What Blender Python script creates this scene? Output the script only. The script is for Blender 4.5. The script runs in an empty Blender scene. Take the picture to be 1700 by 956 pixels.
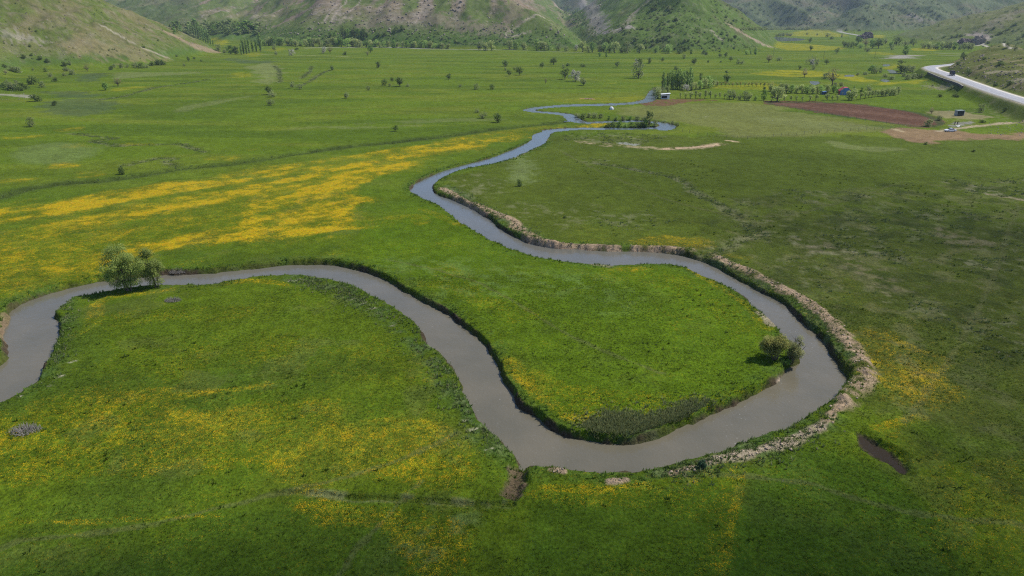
import bpy, bmesh, math, random
import numpy as np
from mathutils import Vector, Matrix

random.seed(7)
rng = np.random.default_rng(11)
SC = bpy.context.scene
COL = SC.collection

# ------------------------------------------------------------------ camera
CAM_H = 45.0
TILT = math.radians(22.0)
FPX = 1133.0                      # focal length in pixels of a 1700 px wide picture
cam_d = bpy.data.cameras.new('camera')
cam_d.sensor_width = 36.0
cam_d.lens = 36.0 * FPX / 1700.0
cam_d.clip_start = 0.5
cam_d.clip_end = 20000.0
cam = bpy.data.objects.new('camera', cam_d)
cam.location = (0, 0, CAM_H)
cam.rotation_euler = (math.radians(90) - TILT, 0, 0)
COL.objects.link(cam)
SC.camera = cam

# ------------------------------------------------------------------ light
SUN_EL = math.radians(54)
SUN_AZ = math.atan2(0.88, 0.26)   # from +Y towards +X
sx, sy, sz = (math.cos(SUN_EL) * math.sin(SUN_AZ), math.cos(SUN_EL) * math.cos(SUN_AZ), math.sin(SUN_EL))
world = bpy.data.worlds.new('World')
SC.world = world
world.use_nodes = True
wn = world.node_tree
bg = wn.nodes['Background']
sky = wn.nodes.new('ShaderNodeTexSky')
sky.sky_type = 'NISHITA'
sky.sun_disc = False
sky.sun_elevation = SUN_EL
sky.sun_rotation = SUN_AZ
sky.altitude = 2800
sky.dust_density = 0.1
sky.ozone_density = 3.0
wn.links.new(sky.outputs[0], bg.inputs[0])
bg.inputs[1].default_value = 0.14
sun_d = bpy.data.lights.new('sun', 'SUN')
sun_d.energy = 4.8
sun_d.angle = math.radians(0.5)
sun_d.color = (1.0, 0.95, 0.87)
sun = bpy.data.objects.new('sun', sun_d)
sun.rotation_euler = Vector((sx, sy, sz)).to_track_quat('Z', 'Y').to_euler()
sun.location = (0, 0, 300)
COL.objects.link(sun)
SC.render.engine = 'CYCLES'
SC.cycles.use_denoising = False
SC.cycles.filter_width = 1.15
SC.view_settings.view_transform = 'Standard'
SC.view_settings.look = 'None'
SC.view_settings.exposure = 0.18
SC.view_settings.gamma = 1.0

# ------------------------------------------------------------------ numpy helpers
def ray(px, py):
    px = np.asarray(px, float); py = np.asarray(py, float)
    v = (478.0 - py) / FPX
    return (px - 850.0) / FPX, math.cos(TILT) + v * math.sin(TILT), -math.sin(TILT) + v * math.cos(TILT)

def P(px, py, z=0.0):
    """point of the plane at height z seen at a place in the photograph"""
    dx, dy, dz = ray(px, py)
    t = (z - CAM_H) / dz
    return np.stack([dx * t, dy * t], -1)

def W(px, depth):
    """point on the vertical plane through column px at a given depth"""
    return np.array([(px - 850.0) / FPX * depth * 0.93, depth])

def hash2(ix, iy, seed):
    h = (ix.astype(np.int64) * 374761393 + iy.astype(np.int64) * 668265263 + seed * 1442695041) & 0xFFFFFFFF
    h = ((h ^ (h >> 13)) * 1274126177) & 0xFFFFFFFF
    h = h ^ (h >> 16)
    return (h & 0xFFFFFF) / float(0xFFFFFF)

def vnoise(x, y, seed=0):
    fx = np.floor(x); fy = np.floor(y)
    ix = fx.astype(np.int64); iy = fy.astype(np.int64)
    u = x - fx; v = y - fy
    u = u * u * (3 - 2 * u); v = v * v * (3 - 2 * v)
    a = hash2(ix, iy, seed); b = hash2(ix + 1, iy, seed)
    c = hash2(ix, iy + 1, seed); d = hash2(ix + 1, iy + 1, seed)
    return (a + (b - a) * u) * (1 - v) + (c + (d - c) * u) * v

def fbm(x, y, s, octv=4, seed=0, sy=None):
    """roughly -1..1, s = feature size in metres"""
    if sy is None: sy = s
    r = 0; a = 1.0; t = 0; X = x / s; Y = y / sy
    for o in range(octv):
        r = r + a * (vnoise(X, Y, seed + o * 17) * 2 - 1)
        t += a; a *= 0.55
        X, Y = (X * 1.6 + Y * 1.2) * 1.02 + 3.1, (-X * 1.2 + Y * 1.6) * 1.02 + 7.7
    return r / t * 1.5

def ss(e0, e1, x):
    t = np.clip((x - e0) / (e1 - e0), 0, 1)
    return t * t * (3 - 2 * t)

def pl_dist(x, y, pts, closed=False):
    best = np.full(x.shape, 1e18)
    n = len(pts)
    for i in range(n if closed else n - 1):
        ax, ay = pts[i]; bx, by = pts[(i + 1) % n]
        ex, ey = bx - ax, by - ay
        L = ex * ex + ey * ey + 1e-9
        t = np.clip(((x - ax) * ex + (y - ay) * ey) / L, 0, 1)
        d = (x - ax - t * ex) ** 2 + (y - ay - t * ey) ** 2
        np.minimum(best, d, out=best)
    return np.sqrt(best)

def inside(x, y, pts):
    r = np.zeros(x.shape, bool)
    n = len(pts)
    for i in range(n):
        ax, ay = pts[i]; bx, by = pts[(i + 1) % n]
        if ay == by: continue
        c = ((ay > y) != (by > y)) & (x < (bx - ax) * (y - ay) / (by - ay) + ax)
        r ^= c
    return r

def sdf(x, y, pts, pad=None):
    """signed distance, negative inside; beyond pad metres of the bounding box a large value"""
    pts = np.asarray(pts)
    out = np.full(x.shape, 1e6)
    if pad is None:
        m = np.ones(x.shape, bool)
    else:
        m = (x > pts[:, 0].min() - pad) & (x < pts[:, 0].max() + pad) & (y > pts[:, 1].min() - pad) & (y < pts[:, 1].max() + pad)
    if not m.any(): return out
    xs, ys = x[m], y[m]
    d = pl_dist(xs, ys, pts, True)
    out[m] = np.where(inside(xs, ys, pts), -d, d)
    return out

def pdist(x, y, pts, pad):
    pts = np.asarray(pts)
    out = np.full(x.shape, 1e6)
    m = (x > pts[:, 0].min() - pad) & (x < pts[:, 0].max() + pad) & (y > pts[:, 1].min() - pad) & (y < pts[:, 1].max() + pad)
    if m.any(): out[m] = pl_dist(x[m], y[m], pts)
    return out

def smooth_line(pts, closed=False, k=4):
    """Catmull-Rom through the points"""
    pts = np.asarray(pts, float); n = len(pts); out = []
    for i in range(n if closed else n - 1):
        p0 = pts[(i - 1) % n] if closed or i > 0 else pts[0]
        p1 = pts[i]; p2 = pts[(i + 1) % n]
        p3 = pts[(i + 2) % n] if closed or i < n - 2 else pts[-1]
        for j in range(k):
            t = j / k
            out.append(0.5 * ((2 * p1) + (-p0 + p2) * t + (2 * p0 - 5 * p1 + 4 * p2 - p3) * t * t + (-p0 + 3 * p1 - 3 * p2 + p3) * t ** 3))
    if not closed: out.append(pts[-1])
    return np.array(out)

# ------------------------------------------------------------------ the river, bank by bank
BANK_A = [(-60,640),(0,607),(7,586),(5,562),(4,548),(11,529),(16,515),(36,505),(71,492),(107,481),(142,473),(178,466),(231,460),(274,456),(320,455),(356,453),(391,449),(427,446),(462,442),(498,440),(551,441),(586,447),(621,457),(657,475),(692,495),(718,507),(741,519),(769,541),(793,560),(812,581),(827,603),(833,622),(846,643),(865,676),(884,691),(912,710),(941,727),(979,735),(1027,740),(1055,737),(1075,730),(1113,719),(1150,703),(1195,684),(1229,669),(1257,655),(1281,638),(1296,624),(1315,607),(1330,596),(1322,578),(1305,556),(1285,538),(1268,520),(1253,507),(1235,489),(1207,472),(1171,456),(1136,441),(1100,435),(1048,437),(1009,437),(977,436),(941,432),(906,427),(870,418),(835,406),(799,388),(770,372),(749,354),(721,336),(699,328),(682,317),(683,310),(699,299),(728,287),(763,276),(799,267),(835,255),(870,240),(883,231),(886,223),(906,217)]
BANK_B = [(-60,690),(0,664),(19,655),(48,636),(72,612),(83,581),(98,552),(99,540),(91,526),(92,515),(103,503),(121,492),(153,487),(185,481),(228,475),(263,471),(302,471),(356,470),(384,465),(420,460),(462,457),(498,455),(534,459),(569,467),(600,480),(641,500),(669,519),(698,545),(707,567),(736,591),(760,624),(779,662),(798,696),(827,724),(860,757),(884,769),(931,773),(970,777),(1027,782),(1075,777),(1113,769),(1150,757),(1186,748),(1219,734),(1262,719),(1305,707),(1338,688),(1377,665),(1403,636),(1405,626),(1386,595),(1367,567),(1329,533),(1310,512),(1292,500),(1260,484),(1225,465),(1189,445),(1164,434),(1136,425),(1105,420),(1060,418),(1012,417),(973,415),(934,413),(899,409),(870,401),(845,388),(824,374),(813,363),(778,344),(749,331),(724,322),(719,312),(724,301),(749,287),(778,278),(813,272),(845,264),(877,251),(902,239),(911,226),(920,217)]
def zw(y):                                   # the water rises gently upstream
    return -0.95 + 0.65 * ss(110, 260, y)

def proj_bank(pts, side):
    """side = +1 when the water lies to the left of the walking direction seen in the photograph"""
    w = np.array([P(a, b, -0.5) for a, b in pts])
    t = np.gradient(w, axis=0); n = np.stack([-t[:, 1], t[:, 0]], -1) * side
    n /= np.linalg.norm(n, axis=1)[:, None] + 1e-9        # points towards the water
    view = w / (np.linalg.norm(w, axis=1)[:, None] + 1e-9)
    k = np.clip(0.5 + 0.9 * (n * view).sum(1), 0, 1)      # 1: near bank, its top hides the waterline
    zz = zw(w[:, 1])
    return np.array([P(a, b, zz[i] * (1 - k[i]) + 0.0 * k[i] + 0.15 * k[i] * 0) for i, (a, b) in enumerate(pts)])

wa = smooth_line(proj_bank(BANK_A, -1), k=3)
wb = smooth_line(proj_bank(BANK_B, +1), k=3)
RIVER = np.vstack([wa, wb[::-1]])
UP1 = smooth_line(np.array([P(a, b, -0.35) for a, b in [(1096,146),(1087,152),(1083,159),(1075,167),(1050,171.5),(1000,174),(950,175),(912,177.5),(888,180.5),(878,183.5),(890,186),(912,187.6),(935,190),(946,193),(951,198),(970,204),(1010,203),(1060,202),(1095,205),(1110,210),(1095,212.8),(1050,214),(1000,214),(950,214.5),(913,217.5)]]), k=4)
PONDS = [  # outline, water level, depth of bed
    ([(1345,135),(1352,134.5),(1360,136),(1359,139.5),(1352,141),(1346,138.5)], -0.10),
    ([(1462,133),(1470,131.5),(1477,134),(1470,136.5)], -0.10),
    ([(1473,116),(1480,115.5),(1488,118.5),(1484,121),(1477,119.5)], -0.10),
    ([(1466,107),(1477,107),(1476,109.5),(1467,110)], -0.10),
    ([(1262,62),(1290,61.5),(1330,64),(1326,67.5),(1268,67.5)], -0.1),
    ([(1424,720),(1437,722),(1455,734),(1480,750),(1500,768),(1508,780),(1497,783),(1475,771),(1450,758),(1430,741)], -0.5),
    ([(1404,124.5),(1417,124),(1417,126.5),(1404,126.2)], -0.10),
]
PONDW = [(smooth_line(np.array([P(a, b, z * 0.6) for a, b in pl]), True, 3), z) for pl, z in PONDS]
LOOP = smooth_line(np.array([P(a, b, -.2) for a, b in [(1089,213.5),(1093,208.5),(1104,207),(1116,209.5),(1121,213),(1108,216.5),(1096,216.5)]]), True, 3)
DITCH = smooth_line(np.array([P(a, b) for a, b in [(-60,338),(0,327),(53,313),(107,305),(178,300),(249,289),(302,280),(338,277),(391,272),(462,261),(534,250),(600,241),(650,237),(692,232),(746,226),(799,217),(852,211),(906,206),(941,200.5)]]), k=3)
DITCH2 = [np.array([P(a, b) for a, b in l]) for l in [
    [(300,280),(275,268),(292,264),(262,263),(212,275)],
    [(338,252),(300,238),(232,240),(195,242),(163,236),(150,232),(190,229),(118,221)],
    [(165,166),(205,160),(255,146),(300,139),(355,130)],
    [(497,142),(515,134),(535,120),(551,115)], [(500,130),(515,117),(517,109)], [(464,137),(464,118),(455,109)],
    [(1110,290),(1130,300),(1150,317),(1190,338),(1215,355),(1255,383),(1265,388),(1232,400),(1200,410),(1166,430)],
    [(985,270),(1040,278),(1090,288),(1110,291)]]]
GULLY = np.array([P(a, b) for a, b in [(868,764),(860,785),(856,800),(850,820)]])
FURROW = np.array([P(a, b) for a, b in [(455,819),(520,821),(600,826),(660,828),(720,832),(790,838),(850,838)]])
SPOIL = [np.array([P(a, b) for a, b in l]) for l in [
    [(735,314),(770,334),(813,352),(849,366),(866,384),(888,397),(915,403)],
    [(915,404),(941,407),(994,408),(1027,410)], [(1055,411),(1085,411),(1110,412),(1148,416)],
    [(1182,425),(1203,436),(1242,450),(1278,468),(1306,484),(1328,495),(1343,503),(1377,533),(1405,567),(1429,600),(1437,632),(1412,652),(1400,668)],
    [(1400,668),(1388,682),(1376,695),(1367,706)], [(1367,707),(1315,734),(1253,753),(1205,762),(1172,772)], [(1150,778),(1114,786)], [(1040,798),(1012,801)], [(935,783),(915,781)],
    [(905,231),(890,243),(858,258),(842,264)]]]
SPOILW = [1.6, 1.2, 1.4, 1.6, 0.75, 0.85, .6, .6, .5, 1.5]
SPOILH = [.45, .45, .6, .6, .3, .35, .2, .25, .2, .25]

ROADZ = 5.0
ROAD = smooth_line(np.array([P(a, b, ROADZ) for a, b in [(1640,104),(1600,105.5),(1575,108),(1555,109.5),(1545,112),(1551,116.5),(1570,122.5),(1590,130),(1612,138),(1640,148),(1670,158),(1700,167),(1760,186),(1900,230)]]), k=5)
SPUR = np.array([P(a, b, ROADZ) for a, b in [(1571,109),(1569,113),(1580,119),(1600,127),(1640,140),(1680,153),(1720,166),(1800,190),(1950,235)]] + [np.array([420, 260]), np.array([520, 520]), np.array([470, 640]), P(1700, 88, 0), P(1612, 90, 0)])
SHELF = np.array([P(a, b, 0) for a, b in [(1536,126),(1560,140),(1590,155),(1630,172),(1690,205),(1760,235),(1900,280)]] + [np.array([420, 200]), np.array([520, 520]), P(1700, 92), P(1590, 100), P(1540, 112)])

HILL_A = np.array([P(-300,190), P(-80,150), P(0,134), P(60,116), P(150,112), P(230,107), P(300,100), P(350,91), P(375,86.5), W(352,1000), W(290,1250), W(180,1500), W(-60,1900), W(-600,2400), np.array([-3500, 2400]), np.array([-3000, 300])])
HILL_B1 = np.array([P(985,84), P(1060,87), P(1150,89), P(1230,87), P(1285,83), P(1297,77), W(1310,1100), W(1285,1400), W(1200,1900), W(900,1800), W(940,1200)])
HILL_B2 = np.array([P(400,70), P(470,76), P(560,77), P(700,80), P(820,82), P(900,83), P(975,85), W(985,1000), W(970,1500), W(1000,2400), W(350,2400), W(330,1500), W(350,1150)])
HILL_C = np.array([W(-500,1900), W(150,1500), W(230,1150), W(330,1250), W(420,1150), W(700,2400), W(0,3600)])
HILL_D = np.array([W(-2500,3200), W(-500,3000), W(500,2600), W(1000,2300), W(1180,2150), W(1300,2030), W(1420,2000), W(1500,1960), W(1700,2300), W(2300,2500), W(5000,2600), W(5000,9000), W(-3000,9000)])
HILL_D2 = np.array([W(1335,1960), W(1380,1800), W(1460,1760), W(1540,1800), W(1900,1900), W(2300,2500), W(1700,2700), W(1420,2300)])
HILL_E = np.array([W(1478,1450), P(1497,67), P(1560,74), P(1620,75.5), P(1700,82), P(1800,90), np.array([900, 500]), np.array([1500, 300]), np.array([4000, 600]), np.array([4000, 2600]), W(1900,2100), W(1560,1850)])

def river_sd(x, y):
    d = sdf(x, y, RIVER, 40)
    w = pdist(x, y, UP1, 40) - 3.3
    return np.minimum(np.minimum(d, w), sdf(x, y, LOOP, 40))

def hill_h(x, y):
    h = np.zeros(x.shape)
    def add(poly, slope, cap, ns, nseed, gx, gy, gamp, lo=0.0):
        nonlocal h
        s = sdf(x, y, poly, 5)
        m = s < 0
        if not m.any(): return
        d = -s[m]; xm = x[m]; ym = y[m]
        n = fbm(xm, ym, ns, 3, nseed)
        g = 1 - np.abs(fbm(xm, ym, gx, 3, nseed + 5, gy))          # gullied flanks
        hh = d * slope * (1 + 0.28 * n) + gamp * (g - 0.75) * ss(0, 90, d) + 2.1 * fbm(xm, ym, 16, 4, nseed + 9) * ss(3, 50, d)
        hh = cap * (1 - np.exp(-np.maximum(hh, 0) / cap)) + np.minimum(hh, 0) * .3
        e = np.where(d < 25, hh * ss(0, 25, d) * 0.6 + hh * 0.4, hh)
        h[m] = np.maximum(h[m], e)
    add(HILL_A, 0.50, 420, 130, 3, 45, 110, 7)
    add(HILL_B1, 0.60, 380, 120, 13, 50, 130, 5)
    add(HILL_B2, 0.50, 420, 150, 23, 75, 190, 11)
    add(HILL_C, 0.28, 400, 150, 33, 60, 200, 12)
    add(HILL_D, 0.42, 900, 500, 43, 190, 420, 60)
    add(HILL_D2, 0.40, 500, 200, 53, 110, 260, 28)
    add(HILL_E, 0.36, 400, 160, 63, 120, 160, 10)
    return h

def height(x, y, detail=True):
    shp = x.shape
    x = x.ravel().astype(float); y = y.ravel().astype(float)
    r = np.hypot(x, y)
    h = hill_h(x, y)
    flat = ss(3, 0, h)
    z = h + flat * (0.22 * fbm(x, y, 38, 3, 71) * ss(40, 80, r))
    # right hand shelf, road bench and the spur above it
    s = sdf(x, y, SHELF, 60)
    sh = ROADZ * ss(0, 20, -s) * (1 + .1 * fbm(x, y, 12, 2, 5))
    dr = pdist(x, y, ROAD, 60)
    sp = sdf(x, y, SPUR, 60)
    spd = np.maximum(-sp, 0)
    sph = 13 * (1 - np.exp(-spd * 0.62 / 13)) + ss(2, 14, spd) * (1.7 * fbm(x, y, 16, 4, 81))
    z2 = np.maximum(sh, 0) + sph
    k = ss(13, 5.2, dr)
    z2 = np.where(dr < 13, ROADZ * k + z2 * (1 - k), z2)
    z2 = np.where((dr < 13), np.where(dr < 5.2, ROADZ, z2), z2)
    z = np.where(s < 0, np.maximum(z2, z * 0), z)
    z = np.where((s >= 0) & (dr < 13), np.maximum(z, ROADZ * k), z)
    # fine hummocks
    near = ss(260, 120, r)
    z = z + flat * near * (0.07 * fbm(x, y, 2.2, 2, 91) + 0.10 * fbm(x, y, 7, 2, 93))
    # spoil ridges
    for pts, w, hh in zip(SPOIL, SPOILW, SPOILH):
        d = pdist(x, y, pts, 8)
        m = d < w * 2
        if m.any():
            n = fbm(x[m], y[m], 1.6, 3, 7)
            z[m] += hh * ss(w * 1.5, w * 0.3, d[m] + n * w * 0.35) * (0.75 + 0.5 * n)
    # ditches
    d = pdist(x, y, DITCH, 12); m = d < 6
    z[m] -= (1.0 * ss(2.4, 0.5, d[m] + 0.5 * fbm(x[m], y[m], 6, 2, 12)))
    for l in DITCH2:
        d = pdist(x, y, l, 8); m = d < 5
        z[m] -= 0.3 * ss(2.2, 0.3, d[m] + 0.9 * fbm(x[m], y[m], 9, 2, 14))
    d = pdist(x, y, GULLY, 5); m = d < 3
    z[m] -= 0.9 * ss(1.5, 0.2, d[m] + .3 * fbm(x[m], y[m], 1, 2, 15))
    d = pdist(x, y, FURROW, 5); m = d < 3
    z[m] += 0.12 * ss(.9, 0.3, np.abs(d[m] - .9)) - 0.25 * ss(.6, 0.1, d[m])
    # ponds
    for pl, lv in PONDW:
        s1 = sdf(x, y, pl, 6); m = s1 < 2.5
        if m.any():
            q = s1[m] + 0.5 * fbm(x[m], y[m], 1.6, 3, 33)
            rel = np.where(q < 0, q * 0.35, q * 0.6 + 0.0)
            z[m] = np.minimum(z[m], np.maximum(lv + rel, lv - 0.6))
    # the river bed and its cut banks
    sd = river_sd(x, y)
    m = sd < 4
    if m.any():
        xm, ym, q = x[m], y[m], sd[m]
        q = q + 0.20 * fbm(xm, ym, 1.1, 3, 55) + 0.38 * fbm(xm, ym, 4.0, 3, 56)
        lvl = zw(ym)
        bank = np.where(q < 0, lvl + q * 0.8, lvl + q * 2.4)
        bank = np.maximum(bank, lvl - 1.3)
        z[m] = np.minimum(z[m], bank)
    return z.reshape(shp)

def hit(pts):
    """where the sight lines through places of the photograph meet the terrain -> (n,3)"""
    pts = np.asarray(pts, float).reshape(-1, 2)
    dx, dy, dz = ray(pts[:, 0], pts[:, 1])
    hn = np.hypot(dx, dy)
    R = np.concatenate([np.geomspace(25, 4500, 420)])
    T = R[None, :] / hn[:, None]
    X = dx[:, None] * T; Y = dy[:, None] * T; Z = CAM_H + dz[:, None] * T
    H = height(X, Y)
    below = Z < H
    below[:, -1] = True
    i = np.maximum(below.argmax(1), 1)
    k = np.arange(len(pts))
    t0 = T[k, i - 1]; t1 = T[k, i]
    for _ in range(9):
        tm = (t0 + t1) / 2
        hm = height(dx * tm, dy * tm)
        b = (CAM_H + dz * tm) < hm
        t1 = np.where(b, tm, t1); t0 = np.where(b, t0, tm)
    X = dx * t1; Y = dy * t1
    return np.stack([X, Y, height(X, Y)], -1)
# ------------------------------------------------------------------ material helpers
def mat(name, color=(0.5, 0.5, 0.5), rough=0.8, spec=0.3, metal=0.0):
    m = bpy.data.materials.new(name); m.use_nodes = True
    b = m.node_tree.nodes['Principled BSDF']
    b.inputs['Base Color'].default_value = (*color, 1)
    b.inputs['Roughness'].default_value = rough
    b.inputs['Specular IOR Level'].default_value = spec
    b.inputs['Metallic'].default_value = metal
    return m

class NT:
    def __init__(s, m): s.t = m.node_tree; s.b = s.t.nodes['Principled BSDF']
    def n(s, kind, **kw):
        x = s.t.nodes.new(kind)
        for k, v in kw.items():
            if k.startswith('i_'):
                key = k[2:]
                x.inputs[int(key) if key.isdigit() else key].default_value = v
            else: setattr(x, k, v)
        return x
    def l(s, a, b): s.t.links.new(a, b)
    def noise(s, scale, detail=2.0, rough=0.5, vec=None):
        x = s.n('ShaderNodeTexNoise', i_Scale=scale, i_Detail=detail, i_Roughness=rough)
        if vec is None: vec = s.coord()
        s.l(vec, x.inputs['Vector']); return x.outputs['Fac']
    def coord(s):
        if not hasattr(s, 'c'): s.c = s.n('ShaderNodeTexCoord').outputs['Object']
        return s.c
    def math(s, op, a, b=None, clamp=False):
        x = s.n('ShaderNodeMath', operation=op); x.use_clamp = clamp
        for i, v in enumerate((a, b)):
            if v is None: continue
            if isinstance(v, (int, float)): x.inputs[i].default_value = v
            else: s.l(v, x.inputs[i])
        return x.outputs[0]
    def maprange(s, v, a, b, c, d):
        x = s.n('ShaderNodeMapRange', i_1=a, i_2=b, i_3=c, i_4=d); s.l(v, x.inputs[0]); return x.outputs[0]
    def mix(s, fac, a, b, mode='MIX'):
        x = s.n('ShaderNodeMix', data_type='RGBA', blend_type=mode)
        for i, v in ((0, fac), (6, a), (7, b)):
            if isinstance(v, (int, float)): x.inputs[i].default_value = v
            elif isinstance(v, tuple): x.inputs[i].default_value = (*v, 1)
            else: s.l(v, x.inputs[i])
        return x.outputs[2]
    def attr(s, name): return s.n('ShaderNodeAttribute', attribute_name=name)
    def bump(s, h, dist, strength=1.0):
        x = s.n('ShaderNodeBump', i_Strength=strength, i_Distance=dist); s.l(h, x.inputs['Height']); s.l(x.outputs[0], s.b.inputs['Normal'])

def mottled(name, c1, c2, scale=2.0, rough=0.85, spec=0.2, bump=0.0, detail=4):
    m = mat(name, c1, rough, spec); t = NT(m)
    f = t.noise(scale, detail, 0.6)
    f2 = t.maprange(f, 0.3, 0.7, 0, 1)
    t.l(t.mix(f2, c1, c2), t.b.inputs['Base Color'])
    if bump: t.bump(f, bump)
    return m

def leafy(name, c1, c2, trans=0.45, kk=1.0):
    """foliage: colour differs from leaf clump to leaf clump"""
    m = mat(name, c1, 0.7, 0.12); t = NT(m)
    g = t.n('ShaderNodeNewGeometry').outputs['Random Per Island']
    o = t.n('ShaderNodeObjectInfo').outputs['Random']
    c = t.mix(g, c1, c2)
    k = t.maprange(o, 0, 1, kk * 1.35, kk * 2.0)
    hsv = t.n('ShaderNodeHueSaturation'); t.l(c, hsv.inputs['Color']); t.l(k, hsv.inputs['Value'])
    t.l(hsv.outputs[0], t.b.inputs['Base Color'])
    tr = t.n('ShaderNodeBsdfTranslucent'); t.l(hsv.outputs[0], tr.inputs[0])
    ms = t.n('ShaderNodeMixShader', i_0=trans)
    t.l(t.b.outputs[0], ms.inputs[1]); t.l(tr.outputs[0], ms.inputs[2])
    t.l(ms.outputs[0], t.t.nodes['Material Output'].inputs[0])
    return m

def mesh_np(name, v, f, mats=(), smooth=False, mi=None):
    v = np.asarray(v, np.float32); f = np.asarray(f, np.int32)
    me = bpy.data.meshes.new(name)
    k = f.shape[1]
    me.vertices.add(len(v)); me.vertices.foreach_set('co', v.ravel())
    me.loops.add(f.size); me.loops.foreach_set('vertex_index', f.ravel())
    me.polygons.add(len(f)); me.polygons.foreach_set('loop_start', np.arange(0, f.size, k, dtype=np.int32))
    me.polygons.foreach_set('loop_total', np.full(len(f), k, np.int32))
    if smooth: me.polygons.foreach_set('use_smooth', np.ones(len(f), bool))
    for m in mats: me.materials.append(m)
    if mi is not None: me.polygons.foreach_set('material_index', np.asarray(mi, np.int32))
    me.update(calc_edges=True)
    return me

def link(name, me, parent=None, loc=None, kind=None, label=None, cat=None, group=None):
    o = bpy.data.objects.new(name, me); COL.objects.link(o)
    if parent is not None: o.parent = parent
    if loc is not None: o.location = loc
    if kind: o['kind'] = kind
    if label: o['label'] = label
    if cat: o['category'] = cat
    if group: o['group'] = group
    return o

def empty(name, loc, label, cat, group=None, rz=0.0):
    o = link(name, None, loc=loc, label=label, cat=cat, group=group); o.rotation_euler[2] = rz
    o.empty_display_size = 0.5
    return o

# ------------------------------------------------------------------ terrain grid (one sheet, finer where things are small)
def az_list():
    a = math.radians(42.5)
    fine = np.linspace(-a, a, 820)
    rest = np.linspace(a, 2 * math.pi - a, 60)[1:-1]
    return np.concatenate([fine, rest])
def r_list():
    rs = [6.0]
    while rs[-1] < 9500:
        r = rs[-1]
        px = 1.0 * (r * r + CAM_H ** 2) / (CAM_H * FPX)      # about one picture row
        d = px
        if r < 40: d = 1.2
        elif r > 430: d = min(px, 3.3)
        if r > 1350: d = min(px, 11)
        if r > 2700: d = min(px, 28)
        if r > 4200: d = 90
        if r > 6000: d = 400
        rs.append(r + d)
    return np.array(rs)
AZ = az_list(); RR = r_list()
NA, NR = len(AZ), len(RR)
gx = (RR[:, None] * np.sin(AZ)[None, :]).ravel()
gy = (RR[:, None] * np.cos(AZ)[None, :]).ravel()
gz = height(gx, gy)
print('terrain', NA, NR, NA * NR, 'tris', NA * NR * 2)

# ------------------------------------------------------------------ what grows where (albedo + flower density)
N1 = fbm(gx, gy, 60, 4, 201); N2 = fbm(gx, gy, 9, 4, 202); N3 = fbm(gx, gy, 1.7, 3, 203)
N4 = fbm(gx, gy, 45, 3, 204, 12)
gr = np.hypot(gx, gy)
def C(*a): return np.array(a, float)
def blend(colr, k, c):
    k = np.clip(k, 0, 1)[:, None]
    colr += (np.asarray(c) - colr) * k
col = np.tile(C(.064, .106, .007), (len(gx), 1))
blend(col, .5 + .6 * N1, C(.076, .114, .008))
blend(col, ss(0.0, .9, N2) * .5, C(.048, .088, .007))
blend(col, ss(.15, .6, fbm(gx, gy, 17, 4, 220)) * .55, C(.082, .112, .012)); blend(col, ss(.2, .6, fbm(gx, gy, 13, 4, 221)) * .5, C(.044, .078, .010)); blend(col, ss(.35, .7, fbm(gx, gy, 6, 4, 222)) * .35, C(.088, .106, .026))
far = ss(120, 330, gr)
blend(col, far, C(.090, .136, .012))
blend(col, far * ss(-.3, .6, N4) * .8, C(.118, .146, .018))
blend(col, far * ss(-.1, .5, fbm(gx, gy, 80, 4, 207, 14)) * .75, C(.062, .102, .011))
flo = np.zeros(len(gx))
scrub = np.zeros(len(gx))

wk = ss(90, 420, gr)
wgx = gx + (.5 + 1.6 * wk) * fbm(gx, gy, 3.5, 3, 211) + 5.0 * wk * fbm(gx, gy, 26, 3, 212)
wgy = gy + (.5 + 1.6 * wk) * fbm(gx, gy, 3.5, 3, 213) + 7.0 * wk * fbm(gx, gy, 26, 3, 214)
def polymask(pts, soft, nz=N2, na=None, z=0):
    w = smooth_line(np.array([P(a, b, z) for a, b in pts]), True, 2)
    na = soft if na is None else na
    s = sdf(wgx, wgy, w, soft * 2 + na * 2)
    return ss(soft * .8, -soft * .8, s + nz * na)
def linemask(pts, w, nz=N2, na=None, z=0, k=2, soft=.5):
    l = smooth_line(np.array([P(a, b, z) for a, b in pts]), False, k)
    na = w * .75 if na is None else na
    d = pdist(gx + (wgx - gx) * .35, gy + (wgy - gy) * .35, l, w * 3 + na)
    return ss(w * (1 + soft), w * (1 - soft), d + nz * na)

# broad tints
m = polymask([(905,222),(960,226),(1100,228),(1300,222),(1500,228),(1720,240),(1800,500),(1750,760),(1560,700),(1440,650),(1400,560),(1310,495),(1180,425),(1060,412),(900,402),(840,380),(760,330),(735,310),(790,280),(880,255)], 4, N2, 5)
blend(col, m * .75, C(.066, .088, .014))
m = polymask([(1250,330),(1500,380),(1750,400),(1800,700),(1560,690),(1440,600),(1330,500),(1230,430)], 8, N2, 12); blend(col, m * .5, C(.052, .066, .015))
m = polymask([(1040,178),(1270,171),(1330,187),(1500,216),(1380,222),(1220,226),(1130,205),(1040,190)], 5, N4, 6); blend(col, m * .8, C(.135, .145, .045))
m = polymask([(1300,232),(1500,238),(1700,236),(1720,300),(1560,300),(1400,262)], 10, N1, 14); blend(col, m * .7, C(.082, .115, .018))
m = polymask([(690,330),(1000,440),(1160,460),(1290,545),(1280,640),(1100,700),(930,700),(840,600),(760,500),(600,430),(610,380),(680,350)], 6, N1, 3); blend(col, m * .6, C(.068, .122, .006))
m = polymask([(1000,520),(1060,490),(880,480),(760,490),(640,440),(700,430),(860,450),(1000,470)], 5, N1, 6); blend(col, m * .5 * ss(-.3, .5, N3), C(.085, .135, .035))
m = polymask([(850,265),(875,262),(885,285),(872,305),(855,300),(846,280)], 3, N3, 4); blend(col, m * .6, C(.15, .19, .07))
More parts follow.
